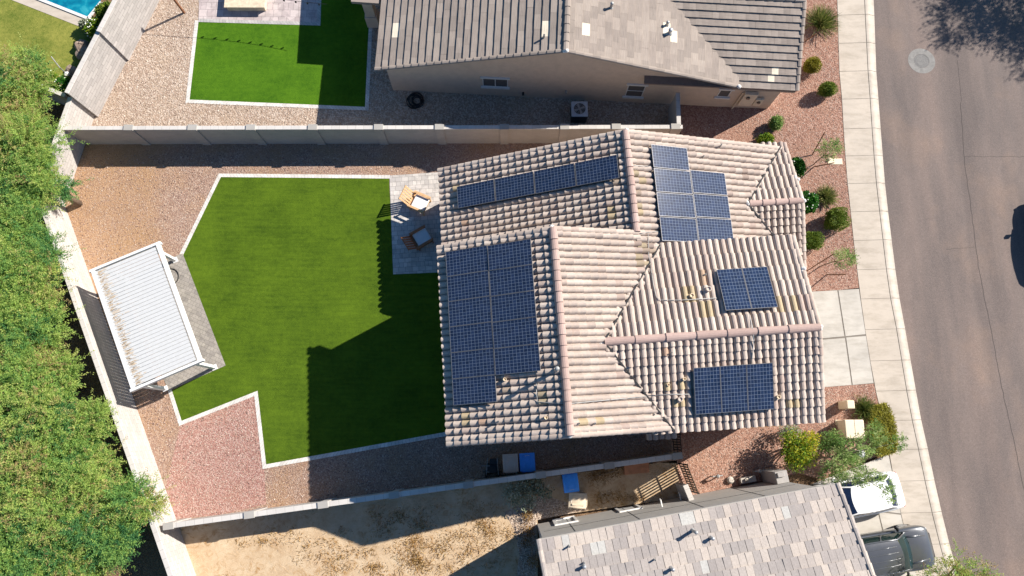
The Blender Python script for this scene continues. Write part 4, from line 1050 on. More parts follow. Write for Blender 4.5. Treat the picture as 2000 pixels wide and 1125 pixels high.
for e in (.62, 12.7):
    ridge(sh, 'slate_tile', SF(e, -4.15, 5.93), SF(e, -10.8, 7.91), .10, .445, .6, .03, 4, name='rake_tiles')
ridge(sh, 'slate_tile', SF(.6, -10.8, 7.95), SF(12.7, -10.8, 7.95), .15, .45, .6, .02, 4)
f = MB(); f.bar(SF(.65, -4.16, 5.78), SF(12.65, -4.16, 5.78), .05, .18); f.bar(SF(12.66, -4.2, 5.78), SF(12.66, -10.8, 7.74), .05, .18); f.bar(SF(.66, -4.2, 5.78), SF(.66, -10.8, 7.74), .05, .18); f.build('fascia', 'stucco_grey', sh)
wall_ring(SF, [(.82, -4.30), (12.35, -4.30), (12.35, -10.8), (12.35, -17), (.82, -17), (.82, -10.8)], lambda e, n: (zS(e, n) if n > -10.9 else zS(e, -21.6 - n)) - .13).build('wall', 'stucco_grey', sh)
f = MB()
for e in (2.2, 4.9, 7.6, 10.2): f.obox(SF(e, -4.296, 2.9), SF.u * .008, SF.v * .006, (0, 0, 2.85))
f.obox(SF(6.58, -4.296, 2.9), SF.u * 5.6, SF.v * .006, (0, 0, .012))
f.build('control_joint', 'rubber', sh)
for (x, yb, yt) in ((1101, 1014.5, 1023.5), (1220, 989.5, 999)):
    e_, z0_ = SF.on_wall(x, yb, -4.30); _, z1_ = SF.on_wall(x, yt, -4.30)
    window(sh, SF, e_ - .42, e_ + .42, z0_, z1_, -4.30, 1, 'e', trim=.12, split='', proud=.06, surround=True, pane='blind_white')
for (x, y, zf, h, r, mt) in ((1352, 1036, zS, .55, .06, 'galvanised'), (1111, 1066, zS, .3, .035, 'galvanised'), (1277, 1092, zS, .25, .035, 'galvanised'), (1311, 1110, zS, .25, .06, 'grey_metal'), (1140, 1105, zS, .22, .06, 'grey_metal'), (1388, 1050, zS, .25, .06, 'grey_metal'), (1140, 1098, zS, .2, .03, 'galvanised')):
    e_, n_, z_ = SF.on_roof(x, y, zf); vent_pipe(sh, SF(e_, n_, z_), h, r, mt, mt if r > .05 else None)
for (x, y) in ((1330, 977), (1293, 990), (1240, 936)):
    e_, z_ = SF.on_wall(x, y, -4.3); z_ = min(max(z_, .4), 5.2); g = MB(); g.tube([SF(e_, -4.32, z_), SF(e_, -4.0, z_), SF(e_, -3.98, z_ - .15)], .035, 8); g.build('wall_pipe', 'trim_white', sh)
g = MB(); e_, z_ = SF.on_wall(1560, 930, -4.3)
g.obox(SF(12.05, -4.02, .95), SF.u * .28, SF.v * .27, (0, 0, .95)); g.obox(SF(12.0, -3.9, 1.95), SF.u * .16, SF.v * .10, (0, 0, .06)); g.build('utility_closet', 'stucco_grey', sh, bevel=.02)
# ================================================================== PERGOLA
PZ = 2.5
c4 = [G(172, 528, PZ), G(310, 473, PZ), G(395, 704, PZ), G(260, 764, PZ)]     # W, N, E, S corners
pc = sum(c4, Vector()) / 4
ax_s = ((c4[1] - c4[0]) + (c4[2] - c4[3])).normalized()     # short axis (towards the lawn)
ax_l = Vector((-ax_s.y, ax_s.x, 0))                         # long axis (towards north)
hw = ((c4[1] - c4[0]).length + (c4[2] - c4[3]).length) / 4; hl = ((c4[3] - c4[0]).length + (c4[2] - c4[1]).length) / 4
pg = thing('pergola', 'white louvred pergola on a paver pad beside the west wall', 'pergola', (pc.x, pc.y, 0))
def PP(s, l, z): return Vector((pc.x, pc.y, 0)) + ax_s * s + ax_l * l + Vector((0, 0, z))
for s in (-1, 1):
    m = MB(); m.bar(PP(-hw - .05, s * (hl - .05), PZ - .1), PP(hw + .05, s * (hl - .05), PZ - .1), .12, .26); m.build('beam', 'white_paint', pg, bevel=.012)
    m = MB(); m.bar(PP(s * (hw - .10), -hl + .11, PZ - .1), PP(s * (hw - .10), hl - .11, PZ - .1), .16, .24); m.build('beam', 'white_paint', pg, bevel=.012)
for s in (-1, 1):
    for l in (-1, 1):
        m = MB(); a = PP(s * (hw - .42), l * (hl - .12), 0); m.obox(a + Vector((0, 0, 1.19)), ax_s * .08, ax_l * .08, (0, 0, 1.19)); m.obox(a + Vector((0, 0, .03)), ax_s * .13, ax_l * .13, (0, 0, .02)); m.build('post', 'white_paint', pg, bevel=.01)
lv = MB(); nl = 33
for i in range(nl):
    l = -hl + .16 + (i + .5) * (2 * hl - .32) / nl; wl = (2 * hl - .32) / nl
    tilt = -.13; d = ax_l * math.cos(tilt) + Vector((0, 0, math.sin(tilt)))
    nn = ax_s.cross(d).normalized()
    lv.obox(PP(-.02, l, PZ - .04), ax_s * (hw - .22), d * (wl * .478), nn * .011)
lv.build('louver_roof', 'louver_white' if 'louver_white' in MATS else 'white_paint', pg)
# wind blown dirt lying on the low edge of the slats
st = MB()
for i in range(nl):
    l = -hl + .16 + (i + .5) * (2 * hl - .32) / nl; wl = (2 * hl - .32) / nl
    for k in range(12):
        s0 = -hw + .24 + abs(random.gauss(0, .17)); L = random.uniform(.05, .26)
        lo = l + random.uniform(-.34, .42) * wl; w_ = random.uniform(.02, .05)
        z = PZ - .04 + (lo - l) * .2236 + .0145
        zz_ = lambda q: PZ - .04 - (q - l) * .1307 + .0135
        V = [PP(s0, lo - w_ / 2, zz_(lo - w_ / 2)), PP(s0 + L, lo - w_ * .2, zz_(lo - w_ * .2)), PP(s0 + L * .9, lo + w_ * .3, zz_(lo + w_ * .3)), PP(s0, lo + w_ / 2, zz_(lo + w_ / 2))]
        st.add(V, [(0, 1, 2, 3)])
st.build('dirt', 'dirt_stain', pg)
def coil(mb, c, R, r, turns, z0=.03):
    pts = []
    for i in range(turns * 18 + 1):
        t = 2 * PI * i / 18; k = i / (turns * 18)
        rr = R * (.30 + .70 * abs(math.sin(4.7 * k * PI + .4)))
        pts.append((c.x + rr * math.cos(t) + .05 * math.sin(5 * k * PI), c.y + rr * math.sin(t) + .05 * math.cos(4 * k * PI), z0 + .12 * k))
    mb.tube(pts, r, 6)
m = MB(); c = G(337, 541, 0); m.tube([(c.x - .1 + .42 * math.cos(t * .2), c.y + .42 * math.sin(t * .2), .04) for t in range(-7, 9)], .022, 6); m.tube([(c.x - .12, c.y + .45, .05), (c.x - .3, c.y + .5, .2), (c.x - .32, c.y + .52, 1.0)], .02, 6)
tag(m.build('hose', 'black_plastic', loc=(c.x, c.y, 0), smooth=True), 'dark curved hose lying at the north post of the pergola', 'hose')
# ================================================================== PATIO CHAIRS
def chair(label, loc, rz, wood):
    o = thing('lounge_chair', label, 'chair', (0, 0, 0), 0, 'lounge chairs on the patio')
    fm = MB()
    for y in (-.36, .36):
        fm.bar((-.30, y, .01), (-.30, y, .58), .06, .06); fm.bar((.40, y, .01), (.40, y, .58), .06, .06); fm.bar((-.42, y, .34), (.42, y, .34), .05, .09)
    fm.bar((.40, -.33, .34), (.40, .33, .34), .05, .08); fm.bar((-.30, -.33, .30), (-.30, .33, .30), .05, .08)
    for k in range(6): fm.bar((-.30 + .13 * k, -.34, .37), (-.30 + .13 * k, .34, .37), .09, .02)
    fm.build('frame', wood, o, bevel=.008)
    for y in (-.36, .36):
        a = MB(); a.bar((-.36, y, .60), (.46, y, .60), .10, .035, up=(0, 0, 1)); a.build('armrest', wood, o, bevel=.008)
    b = MB(); dz = Vector((-.42, 0, .62))
    for k in range(6):
        y = -.30 + .12 * k; p = Vector((-.32, y, .36)); b.bar(p, p + dz, .085, .025, up=(1, 0, .6))
    for t in (.08, .95): p = Vector((-.335, 0, .35)) + dz * t; b.bar(p + Vector((0, -.36, 0)), p + Vector((0, .36, 0)), .05, .05)
    b.build('backrest', wood, o, bevel=.006)
    c = MB(); c.box(-.24, .42, -.31, .31, .385, .50); c.build('cushion', 'cushion', o, bevel=.04, bseg=3)
    o.location = loc; o.rotation_euler = (0, 0, rz); o.scale = (1.12, 1.12, 1.08)
    return o
chair('sunlit teak lounge chair with slatted back and white cushion by the lawn', G(818, 397, 0.3).xy.to_3d(), -.42, 'teak')
chair('shaded lounge chair of shade-toned teak with pale cushion on the patio', G(822, 467, 0.3).xy.to_3d(), .55, 'teak_shaded')
# ================================================================== BINS
def bin_(label, p, rz, mat, group='wheeled bins by the south wall'):
    o = thing('wheeled_bin', label, 'bin', (0, 0, 0), 0, group)
    m = MB(); V = []
    for z, wx, wy in ((.06, .24, .27), (.98, .33, .38)):
        V += [(-wx, -wy, z), (wx, -wy, z), (wx, wy, z), (-wx, wy, z)]
    m.add(V, [(3, 2, 1, 0), (4, 5, 6, 7), (0, 1, 5, 4), (1, 2, 6, 5), (2, 3, 7, 6), (3, 0, 4, 7)]); m.build('body', mat, o, bevel=.04)
    m = MB(); n = 8; V = []
    for i in range(n + 1):
        y = -.40 + .80 * i / n; z = 1.0 + .075 * math.sin(PI * min(1, (i + .6) / (n + .6))); wx = .335 + .015 * math.sin(PI * i / n)
        V += [(-wx, y, z - .03), (-wx * .9, y, z), (wx * .9, y, z), (wx, y, z - .03)]
    m.add(V, [(4 * i + j, 4 * i + j + 1, 4 * i + j + 5, 4 * i + j + 4) for i in range(n) for j in range(3)])
    m.box(-.36, .36, -.42, .40, .945, .972)
    for x in (-.17, .17): m.box(x - .045, x + .045, -.30, .25, 1.07, 1.083)
    for k in range(7): m.box(-.10 + k * .032, -.083 + k * .032, .27, .30, 1.055, 1.066, 1)
    m.build('lid', [mat, 'trim_white'], o, smooth=False, bevel=.012)
    m = MB(); m.tube([(-.2, -.44, .94), (.2, -.44, .94)], .022, 8)
    for x in (-.24, 0, .24): m.bar((x, -.37, .93), (x, -.46, .94), .05, .05)
    m.build('handle', mat, o)
    for x in (-.28, .28):
        m = MB(); m.tube([(x - .04, -.30, .13), (x + .04, -.30, .13)], .13, 14); m.build('wheel', 'rubber', o)
    o.location = (p.x, p.y, 0); o.rotation_euler = (0, 0, rz)
    return o
zt = 1.0
bin_('greyish tan wheeled bin standing beside the blue one in shade', G(997, 904, zt), .06, 'plastic_grey_tan')
bin_('blue wheeled bin inside the wall beside the greyish tan bin', G(1030, 902, zt), .06, 'plastic_blue')
bin_('blue wheeled bin outside the wall in the dry yard', G(1115, 944, zt), PI + .12, 'plastic_blue')
bin_('sunlit cream wheeled bin against the grey house', G(1128, 978, zt), -PI / 2 - .08 + PI, 'plastic_tan')
# dark garden cart next to the bins
p = G(961, 912, .5); o = thing('garden_cart', 'black wheeled cart with thin metal handles next to the tan bin', 'cart', (p.x, p.y, 0))
m = MB(); m.box(p.x - .24, p.x + .26, p.y - .30, p.y + .18, .22, .62); m.box(p.x - .12, p.x + .3, p.y + .10, p.y + .40, .62, .86); m.build('tub', 'black_plastic', o, bevel=.05)
m = MB()
for dx in (-.26, .30): m.tube([(p.x + dx, p.y - .42, .12), (p.x + dx, p.y - .3, .72), (p.x + dx * .9, p.y + .05, .80), (p.x + dx * .8, p.y + .42, .95)], .018, 6)
m.tube([(p.x - .50, p.y + .06, .78), (p.x - .1, p.y + .06, .80)], .018, 6); m.tube([(p.x - .28, p.y - .22, .70), (p.x - .12, p.y - .22, .70)], .016, 6); m.build('handle', 'galvanised', o)
for dx in (-.28, .32):
    m = MB(); m.tube([(p.x + dx - .04, p.y - .34, .17), (p.x + dx + .04, p.y - .34, .17)], .17, 14); m.build('wheel', 'rubber', o)
# ================================================================== AC UNIT, HOSE, POST, LIGHTS, STONE TABLE
p = G(1132, 213, .85); o = thing('air_conditioner', 'grey outdoor air conditioner with round fan grille beside the tan house', 'air conditioner', (p.x, p.y, 0))
m = MB(); m.box(p.x - .40, p.x + .40, p.y - .40, p.y + .40, .06, .80)
for k in range(14): m.box(p.x - .408, p.x + .408, p.y - .408, p.y + .408, .12 + k * .045, .135 + k * .045)
m.build('cabinet', 'ac_dark', o); m = MB(); m.box(p.x - .43, p.x + .43, p.y - .43, p.y + .43, .80, .88); tp = m.build('top', 'ac_paint', o, bevel=.06, bseg=3)
m = MB(); m.lathe([(.30, .885), (.30, .89)], (p.x, p.y, 0), 32, 0); m.build('fan_well', 'ac_dark', tp)
m = MB()
for r in (.10, .17, .24, .30): m.tube([(p.x + r * math.cos(t * PI / 16), p.y + r * math.sin(t * PI / 16), .905) for t in range(33)], .007, 5)
for k in range(12): m.tube([(p.x + .06 * math.cos(k * PI / 6), p.y + .06 * math.sin(k * PI / 6), .905), (p.x + .31 * math.cos(k * PI / 6 + .25), p.y + .31 * math.sin(k * PI / 6 + .25), .90)], .006, 5)
m.lathe([(.07, .895), (.07, .912), (.01, .915)], (p.x, p.y, 0), 16); m.build('grille', 'galvanised', tp)
m = MB()
for k in range(4):
    t = k * PI / 2 + .4; a = Vector((math.cos(t), math.sin(t), 0)); b = Vector((-a.y, a.x, 0)); c = Vector((p.x, p.y, .892))
    m.add([c + a * .06 - b * .03, c + a * .27 - b * .09, c + a * .28 + b * .05, c + a * .06 + b * .04], [(0, 1, 2, 3)])
m.build('fan_blade', 'grey_metal', tp)
c = G(812, 198, 0); m = MB(); coil(m, c, .42, .024, 9)
tag(m.build('garden_hose', 'black_plastic', loc=(c.x, c.y, 0), smooth=True), 'coiled black garden hose on shaded gravel by the tan house', 'hose')
p = G(360, 25, 0); m = MB(); m.box(p.x - .05, p.x + .05, p.y - .05, p.y + .05, 0, 1.95); m.box(p.x - .055, p.x + .055, p.y - .055, p.y + .055, 0, .05)
tag(m.build('wooden_post', 'wood_brown', loc=(p.x, p.y, 0), bevel=.008), 'slim brown wooden post standing in cream gravel at the top', 'post')
pt0 = Vector((p.x + .9, p.y - .2, 2.2)); a = G(388, 72, 0); b = G(565, 97, 0); zz = 2.0
off = Vector((1.22, .67, 0)) * zz
m = MB(); pts = []; bl = MB()
for i in range(25):
    t = i / 24; q = a.lerp(b, t) + off; q.z = zz + .12 * (2 * t - 1) ** 2; pts.append(q)
m.tube([G(360, 25, 0) + Vector((0, 0, 1.93))] + pts, .012, 5)
sl_ = tag(m.build('string_lights', 'black_plastic', loc=tuple(pts[12])), 'thin dark string of garden bulbs above the north lawn', 'string lights')
m = MB()
for q in pts[1::3]:
    m.lathe([(.02, -.16), (.045, -.12), (.045, -.05), (.02, -.01)], q, 8)
m.build('bulb', 'black_plastic', sl_)
p = G(478, 6, .45); o = thing('stone_table', 'pale rectangular stone fire table on the pinkish pavers', 'table', (p.x, p.y + .35, 0))
m = MB(); m.box(p.x - 1.02, p.x + 1.02, p.y - .20, p.y + 1.0, 0, .40)
m.build('base', 'stone_block', o, bevel=.02); m = MB(); m.box(p.x - 1.1, p.x + 1.1, p.y - .28, p.y + 1.08, .40, .47); m.build('top', 'stone_block', o, bevel=.02)
# ================================================================== UTILITY BOXES AND STREET THINGS
def ubox(name, label, ptop, base, zt, hx, hy, mat, split=False):
    o = thing(name, label, 'utility box', (base.x, base.y, 0))
    m = MB(); m.box(base.x - hx * .96, base.x + hx * .96, base.y - hy * .96, base.y + hy * .96, 0, zt * .55); m.build('body', mat, o, bevel=.03)
    m = MB(); m.box(base.x - hx, base.x + hx, base.y - hy, base.y + hy, zt * .55 + .004, zt); l = m.build('hood', mat, o, bevel=.05, bseg=3)
    if split:
        m = MB(); m.box(base.x - .008, base.x + .008, base.y - hy * .98, base.y + hy * .98, zt - .01, zt + .003); m.build('seam', 'rubber', l)
    return o
p = G(1662, 790, .95); ubox('cable_pedestal', 'narrow tan utility pedestal with long shadow near the driveway', None, p, .95, .19, .20, 'utility_tan')
p = G(1670, 838, .85); ubox('transformer_box', 'large cream transformer box with a centre seam behind the hedge', None, p, .85, .46, .44, 'utility_cream', True)
p = G(1683, 886, 1.25); m = MB(); m.lathe([(.14, 0), (.14, 1.12), (.18, 1.13), (.18, 1.22), (.14, 1.25), (.02, 1.26)], (p.x, p.y, 0), 20)
tag(m.build('cable_pedestal', 'trim_white', loc=(p.x, p.y, 0)), 'round white capped pedestal among the branches near the white car', 'utility box')
p = G(1640, 826, 0); m = MB(); m.box(p.x - .22, p.x + .3, p.y - .10, p.y + .14, 0, .05); tag(m.build('paving_slab', 'stone_block', loc=(p.x, p.y, 0), bevel=.01), 'small tan concrete slab in front of the transformer box', 'slab')
p = G(1632, 317, 0); m = MB(); m.box(p.x - .42, p.x + .35, p.y - .12, p.y + .2, 0, .03); lump(m, (p.x - .35, p.y + .14, .06), .1); tag(m.build('stone_slab', 'utility_tan', loc=(p.x, p.y, 0), bevel=.01), 'small tan slab with a pale stone at the kerbside sapling', 'slab')
# terracotta slab, gates
q = px((1217, 903), (1265, 900), (1266, 922), (1218, 927)); m = MB(); m.prism([(v.x, v.y) for v in reversed(q)], 0.0, .28)
c = sum(q, Vector()) / 4; tag(m.build('terracotta_slab', 'terracotta', loc=(c.x, c.y, 0), bevel=.015), 'flat terracotta coloured box lying against the south wall', 'box')
def gate(label, a, b, h, mat, step=.10):
    a, b = Vector((a.x, a.y, 0)), Vector((b.x, b.y, 0)); d = b - a; L = d.length; d.normalize(); n = int(L / step)
    o = thing('side_gate', label, 'gate', tuple((a + b) / 2))
    m = MB()
    for z in (.15, .9, h - .12): m.bar(a + Vector((0, 0, z)), b + Vector((0, 0, z)), .04, .05)
    for q in (a, b): m.bar(q + Vector((0, 0, .05)), q + Vector((0, 0, h)), .06, .06)
    m.build('gate_frame', 'iron_dark', o)
    m = MB()
    for i in range(1, n): q = a + d * (L * i / n); m.obox(q + Vector((0, 0, h / 2 + .02)), d * .033, Vector((-d.y, d.x, 0)) * .012, (0, 0, h / 2 - .06))
    m.build('picket', mat, o)
    return o
gate('slatted brown gate between the south wall and the grey house', G(1325, 905, 0), G(1346, 958, 0), 1.75, 'gate_wood', .115)
gate('dark slatted gate between the pink roofed house and the south wall', G(1312, 848, 0), G(1316, 893, 0), 1.75, 'gate_wood', .115)
a_, b_ = G(1331, 960, 1.2), G(1346, 966, 1.2)
wall_run('wall_stub', 'short pale wall stub beside the gate at the grey house', None, G(1333, 946, 1.2), G(1345, 975, 1.2), 1.75, .18, 'fence_block_pale')
# meters and pipes by the south house
def backflow(label, x, y, s=1.0):
    p = G(x, y, 0); o = thing('water_valve', label, 'water valve', (p.x, p.y, 0), 0, 'pipes by the grey house')
    m = MB(); m.tube([(p.x - .22 * s, p.y, 0), (p.x - .22 * s, p.y, .42 * s), (p.x + .22 * s, p.y + .05, .42 * s), (p.x + .22 * s, p.y + .05, 0)], .03, 8)
    lump(m, (p.x, p.y + .02, .45 * s), .09); m.build('pipe', 'galvanised', o)
backflow('looped metal water pipe left of the low plinth by the grey house', 1397, 930)
backflow('looped metal water pipe right of the low plinth by the grey house', 1478, 920, .9)
p = G(1462, 937, .3); m = MB(); m.obox((p.x, p.y, .15), SF.u * .36, SF.v * .13, (0, 0, .15)); lump(m, (p.x - .1, p.y, .36), .1); tag(m.build('meter_plinth', 'rock_pale', loc=(p.x, p.y, 0), bevel=.015), 'low pale plinth with a meter beside the grey house wall', 'plinth')
p = G(1428, 938, .2); m = MB(); m.lathe([(.16, 0), (.17, .12), (.10, .2), (.02, .21)], (p.x, p.y, 0), 16); tag(m.build('valve_cover', 'rock_pale', loc=(p.x, p.y, 0)), 'round pale valve cover between the pipes by the grey house', 'cover')
def rockgrp(spots, mat, grp, lab):
    for i, (x, y, r) in enumerate(spots):
        p = G(x, y, 0); m = MB(); lump(m, (p.x, p.y, r * .35), r, .7); tag(m.build('rock', mat, loc=(p.x, p.y, 0), smooth=False), lab[i], 'rock', grp)
rockgrp([(162, 92, .38), (170, 105, .34), (160, 108, .28), (143, 140, .32)], 'rock', 'boulders along the tall scored wall', ['reddish boulder nearest the pool flowers', 'wide brown boulder below the uppermost one', 'small brown boulder at the grass edge', 'dark boulder near the white sign post'])
p = G(140, 152, 0); o = thing('garden_lamp', 'white and yellow garden lamp on a thin rod beside the scored wall', 'lamp', (p.x, p.y, 0))
m = MB(); m.tube([(p.x, p.y, 0), (p.x - .1, p.y + .1, .9), (p.x - .35, p.y + .5, 1.3)], .03, 6); m.build('rod', 'galvanised', o); m = MB(); lump(m, (p.x + .05, p.y - .05, .5), .14); m.build('lantern', 'trim_white', o)

# ================================================================== PLANTS
def rot_basis(d):
    ref = np.where(np.abs(d[:, 2:3]) < .9, np.array([[0, 0, 1.0]]), np.array([[1.0, 0, 0]]))
    s = np.cross(d, ref); s /= np.linalg.norm(s, axis=1, keepdims=True) + 1e-9
    return s
def leaf_quads(mb, P, D, L, W, tone, up=.6, mat=0):
    """diamond leaves from P along D"""
    n = len(P); D = D / (np.linalg.norm(D, axis=1, keepdims=True) + 1e-9)
    S = rot_basis(D); U = np.cross(S, D)
    ang = RNG.normal(0, up, n)[:, None]
    S = S * np.cos(ang) + U * np.sin(ang)
    L = np.broadcast_to(L, n)[:, None]; W = np.broadcast_to(W, n)[:, None]
    V = np.stack([P, P + D * L * .45 + S * W * .5, P + D * L, P + D * L * .45 - S * W * .5], 1)
    q = np.arange(n * 4).reshape(n, 4)
    mb.bulk(V.reshape(-1, 3), q, np.clip(tone, 0, 1), mat)
def unit(n):
    d = RNG.normal(size=(n, 3)); return d / np.linalg.norm(d, axis=1, keepdims=True)
def spray_crown(mb, lobes, sprays, leaves, slen, L, W, droop=.25, tone_sp=.22, inner=.45, flat=.9):
    """feathery crown: sprays of small leaves pointing outwards from several lobes; lobes = (x,y,z,rx,ry,rz,tone)"""
    lb = np.array(lobes); wgt = lb[:, 3] * lb[:, 4]; idx = RNG.choice(len(lb), sprays, p=wgt / wgt.sum())
    d = unit(sprays); d[:, 2] = np.abs(d[:, 2]) * 1.0 - .28; d /= np.linalg.norm(d, axis=1, keepdims=True)
    rad = inner + (1 - inner) * RNG.random(sprays) ** .5
    c = lb[idx, :3] + d * lb[idx, 3:6] * rad[:, None]
    ax = d + RNG.normal(0, .45, (sprays, 3)); ax[:, 2] -= droop; ax /= np.linalg.norm(ax, axis=1, keepdims=True)
    sl_ = slen * RNG.uniform(.6, 1.3, sprays)
    t = np.tile(np.linspace(.05, 1, leaves), sprays)
    si = np.repeat(np.arange(sprays), leaves)
    P = c[si] + ax[si] * (sl_[si] * t)[:, None] + RNG.normal(0, .025, (len(si), 3))
    sd = rot_basis(ax)[si] * np.where(np.arange(len(si)) % 2 == 0, 1, -1)[:, None]
    if flat < .6: ax = ax * np.array([1, 1, .45])
    D = ax[si] * .75 + sd * RNG.uniform(.3, 1.1, len(si))[:, None] + RNG.normal(0, .3, (len(si), 3))
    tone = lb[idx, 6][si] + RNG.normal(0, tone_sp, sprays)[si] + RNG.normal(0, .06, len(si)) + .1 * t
    leaf_quads(mb, P, D, L * RNG.uniform(.6, 1.3, len(si)), W * RNG.uniform(.7, 1.3, len(si)), tone, flat)
def ball(mb, c, r, n, L, W, tone=(.5, .2), boxy=0.0, shell=.12, radial=.7):
    d = unit(n)
    if boxy:
        k = np.max(np.abs(d), axis=1, keepdims=True); d2 = d / k; dd = d * (1 - boxy) + d2 * .82 * boxy
    else: dd = d
    ph = RNG.uniform(0, 6.28, 3); lop = 1 + .10 * np.sin(d[:, :1] * 3.1 + ph[0]) + .09 * np.sin(d[:, 1:2] * 4.3 + ph[1]) + .06 * np.sin(d[:, :1] * 8 + d[:, 1:2] * 7 + ph[2])
    P = np.array(c) + dd * np.array(r) * lop * (1 - shell * RNG.random((n, 1)))
    keep = P[:, 2] > .02; P = P[keep]; d = d[keep]; m_ = len(P)
    D = d * radial + unit(m_) * .8
    lumpy = np.sin(P[:, 0] * 9) * np.sin(P[:, 1] * 8 + 1) * .12
    leaf_quads(mb, P, D, L * RNG.uniform(.6, 1.3, m_), W, tone[0] + lumpy + RNG.normal(0, tone[1], m_), .8)
def branchy(mb, base, tips, r, n=6):
    for t in tips:
        b, t = Vector(base), Vector(t); mid = b.lerp(t, .5) + Vector((random.uniform(-.1, .1), random.uniform(-.1, .1), random.uniform(.0, .15)))
        mb.tube([b, mid, t], [r, r * .65, r * .3], n)
# ---- trees behind the west wall
def west_tree(label, cx, cy, zc, R, tone, n_lobes=9, sprays=1500):
    c = G(cx, cy, zc); base = Vector((c.x, c.y, -.03))
    o = thing('mesquite_tree', label, 'tree', tuple(base), 0, 'feathery trees behind the west wall')
    tr = MB(); tr.tube([base, base + Vector((.1, .05, .9)), base + Vector((.05, .2, 1.7))], [.20, .16, .12], 8)
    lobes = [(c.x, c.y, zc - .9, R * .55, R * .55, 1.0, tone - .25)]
    tips = []
    for k in range(n_lobes):
        t = 2.39996 * k + random.uniform(-.3, .3); rr = R * .82 * math.sqrt((k + .4) / n_lobes)
        z = zc + .15 - 1.3 * (rr / R) ** 2 + random.uniform(-.45, .55); q = R * random.uniform(.16, .33)
        lobes.append((c.x + rr * math.cos(t), c.y + rr * math.sin(t), z, q, q * random.uniform(.8, 1.2), random.uniform(.35, .6), tone + random.uniform(-.42, .32)))
        tips.append((c.x + rr * .9 * math.cos(t), c.y + rr * .9 * math.sin(t), z))
    branchy(tr, base + Vector((.05, .2, 1.6)), tips, .08)
    tr.build('trunk', 'bark', o, smooth=True)
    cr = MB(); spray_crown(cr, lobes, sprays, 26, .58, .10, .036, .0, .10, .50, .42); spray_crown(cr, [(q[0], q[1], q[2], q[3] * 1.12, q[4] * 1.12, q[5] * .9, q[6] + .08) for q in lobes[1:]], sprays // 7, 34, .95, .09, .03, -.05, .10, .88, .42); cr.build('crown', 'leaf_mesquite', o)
WT = [(0, 165, 3.4, 2.1, .64, 'bright green tree at the edge of the dry grass'), (45, 238, 3.0, 1.05, .62, 'small light green crown near the meeting of the boundary walls'), (18, 300, 3.5, 1.9, .56, 'green tree overhanging the pale wall near the yard corner'), (86, 362, 2.8, .72, .50, 'low branch tree leaning over the wall above the gravel corner'),
      (-5, 425, 3.4, 1.7, .50, 'mid green tree at the left edge level with the lawn top'), (30, 525, 3.5, 1.7, .50, 'olive green tree up and left of the white pergola'), (62, 605, 3.2, 1.35, .58, 'tree reaching towards the upper corner of the pergola'), (10, 675, 3.6, 2.0, .66, 'yellowish green tree opposite the middle of the pergola'),
      (92, 748, 3.2, 1.45, .62, 'light green tree opposite the lower end of the pergola'), (20, 800, 3.8, 2.2, .52, 'wide green tree at the left edge below the pergola level'), (150, 848, 3.1, 1.4, .50, 'rounded green tree close to the long wall below the pergola'), (50, 925, 3.7, 2.2, .58, 'dense green tree left of the pinkish gravel'),
      (176, 925, 3.1, 1.3, .64, 'yellow green tree close to the long wall level with the pinkish gravel'), (244, 985, 2.8, .95, .50, 'green tree brushing over the wall by the south wall junction'), (125, 1005, 3.5, 1.9, .56, 'broad light green tree near the lower left corner'), (40, 1090, 3.5, 2.1, .50, 'green tree filling the lower left corner'), (205, 1058, 2.6, .95, .36, 'small dark green crown beside the wall in the lower left'),
      (-60, 560, 3.8, 2.2, .5, 'tree mostly cut by the left edge beside the pergola level'), (-65, 285, 3.8, 2.2, .5, 'tree mostly cut by the left edge below the dry grass'), (140, 1120, 2.8, 1.3, .6, 'yellowish tree cut by the bottom edge left of the wall')]
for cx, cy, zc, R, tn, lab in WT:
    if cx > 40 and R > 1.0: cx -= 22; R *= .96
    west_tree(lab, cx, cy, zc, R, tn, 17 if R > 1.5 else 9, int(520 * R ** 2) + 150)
# ---- flowering shrubs by the pool
def shrub(name, label, cat, x, y, r, h, mat, n=900, L=.10, W=.05, tone=(.5, .2), flowers=0, group=None, boxy=0.0, shell=.35, rz=None, fcol='leaf_white'):
    z = h * .55; p = G(x, y, h * .75); o = thing(name, label, cat, (p.x, p.y, 0), 0, group)
    m = MB(); branchy(m, (p.x, p.y, 0), [(p.x + r * .5 * math.cos(k * 1.3), p.y + r * .5 * math.sin(k * 1.3), h * .7) for k in range(5)], .025, 5); m.build('stem', 'bark', o)
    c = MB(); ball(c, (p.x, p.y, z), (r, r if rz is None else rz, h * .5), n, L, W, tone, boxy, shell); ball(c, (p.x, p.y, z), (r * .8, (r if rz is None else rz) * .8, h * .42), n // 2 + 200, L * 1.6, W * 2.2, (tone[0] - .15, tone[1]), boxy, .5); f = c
    if flowers:
        for k in range(flowers):
            d = unit(1)[0]; d[2] = abs(d[2]); q = np.array((p.x, p.y, z)) + d * np.array((r, r, h * .5)) * 1.02
            f.lathe([(.03, 0), (.035, .015), (.01, .035)], tuple(q), 6, 1)
    c.build('foliage', [mat, fcol], o)
    return o
simple('leaf_white', (.75, .75, .68), .8); simple('flower_yellow', (.62, .40, .02), .8)
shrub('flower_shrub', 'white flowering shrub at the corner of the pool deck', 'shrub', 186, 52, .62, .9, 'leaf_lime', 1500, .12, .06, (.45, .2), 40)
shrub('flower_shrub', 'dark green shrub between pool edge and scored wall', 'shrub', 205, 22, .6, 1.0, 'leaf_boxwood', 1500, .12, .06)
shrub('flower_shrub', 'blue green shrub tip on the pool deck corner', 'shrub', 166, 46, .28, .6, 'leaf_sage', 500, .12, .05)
shrub('garden_shrub', 'bright green shrub beside the garden lamp under the trees', 'shrub', 120, 165, .42, .7, 'leaf_bright', 900, .12, .06, flowers=8)
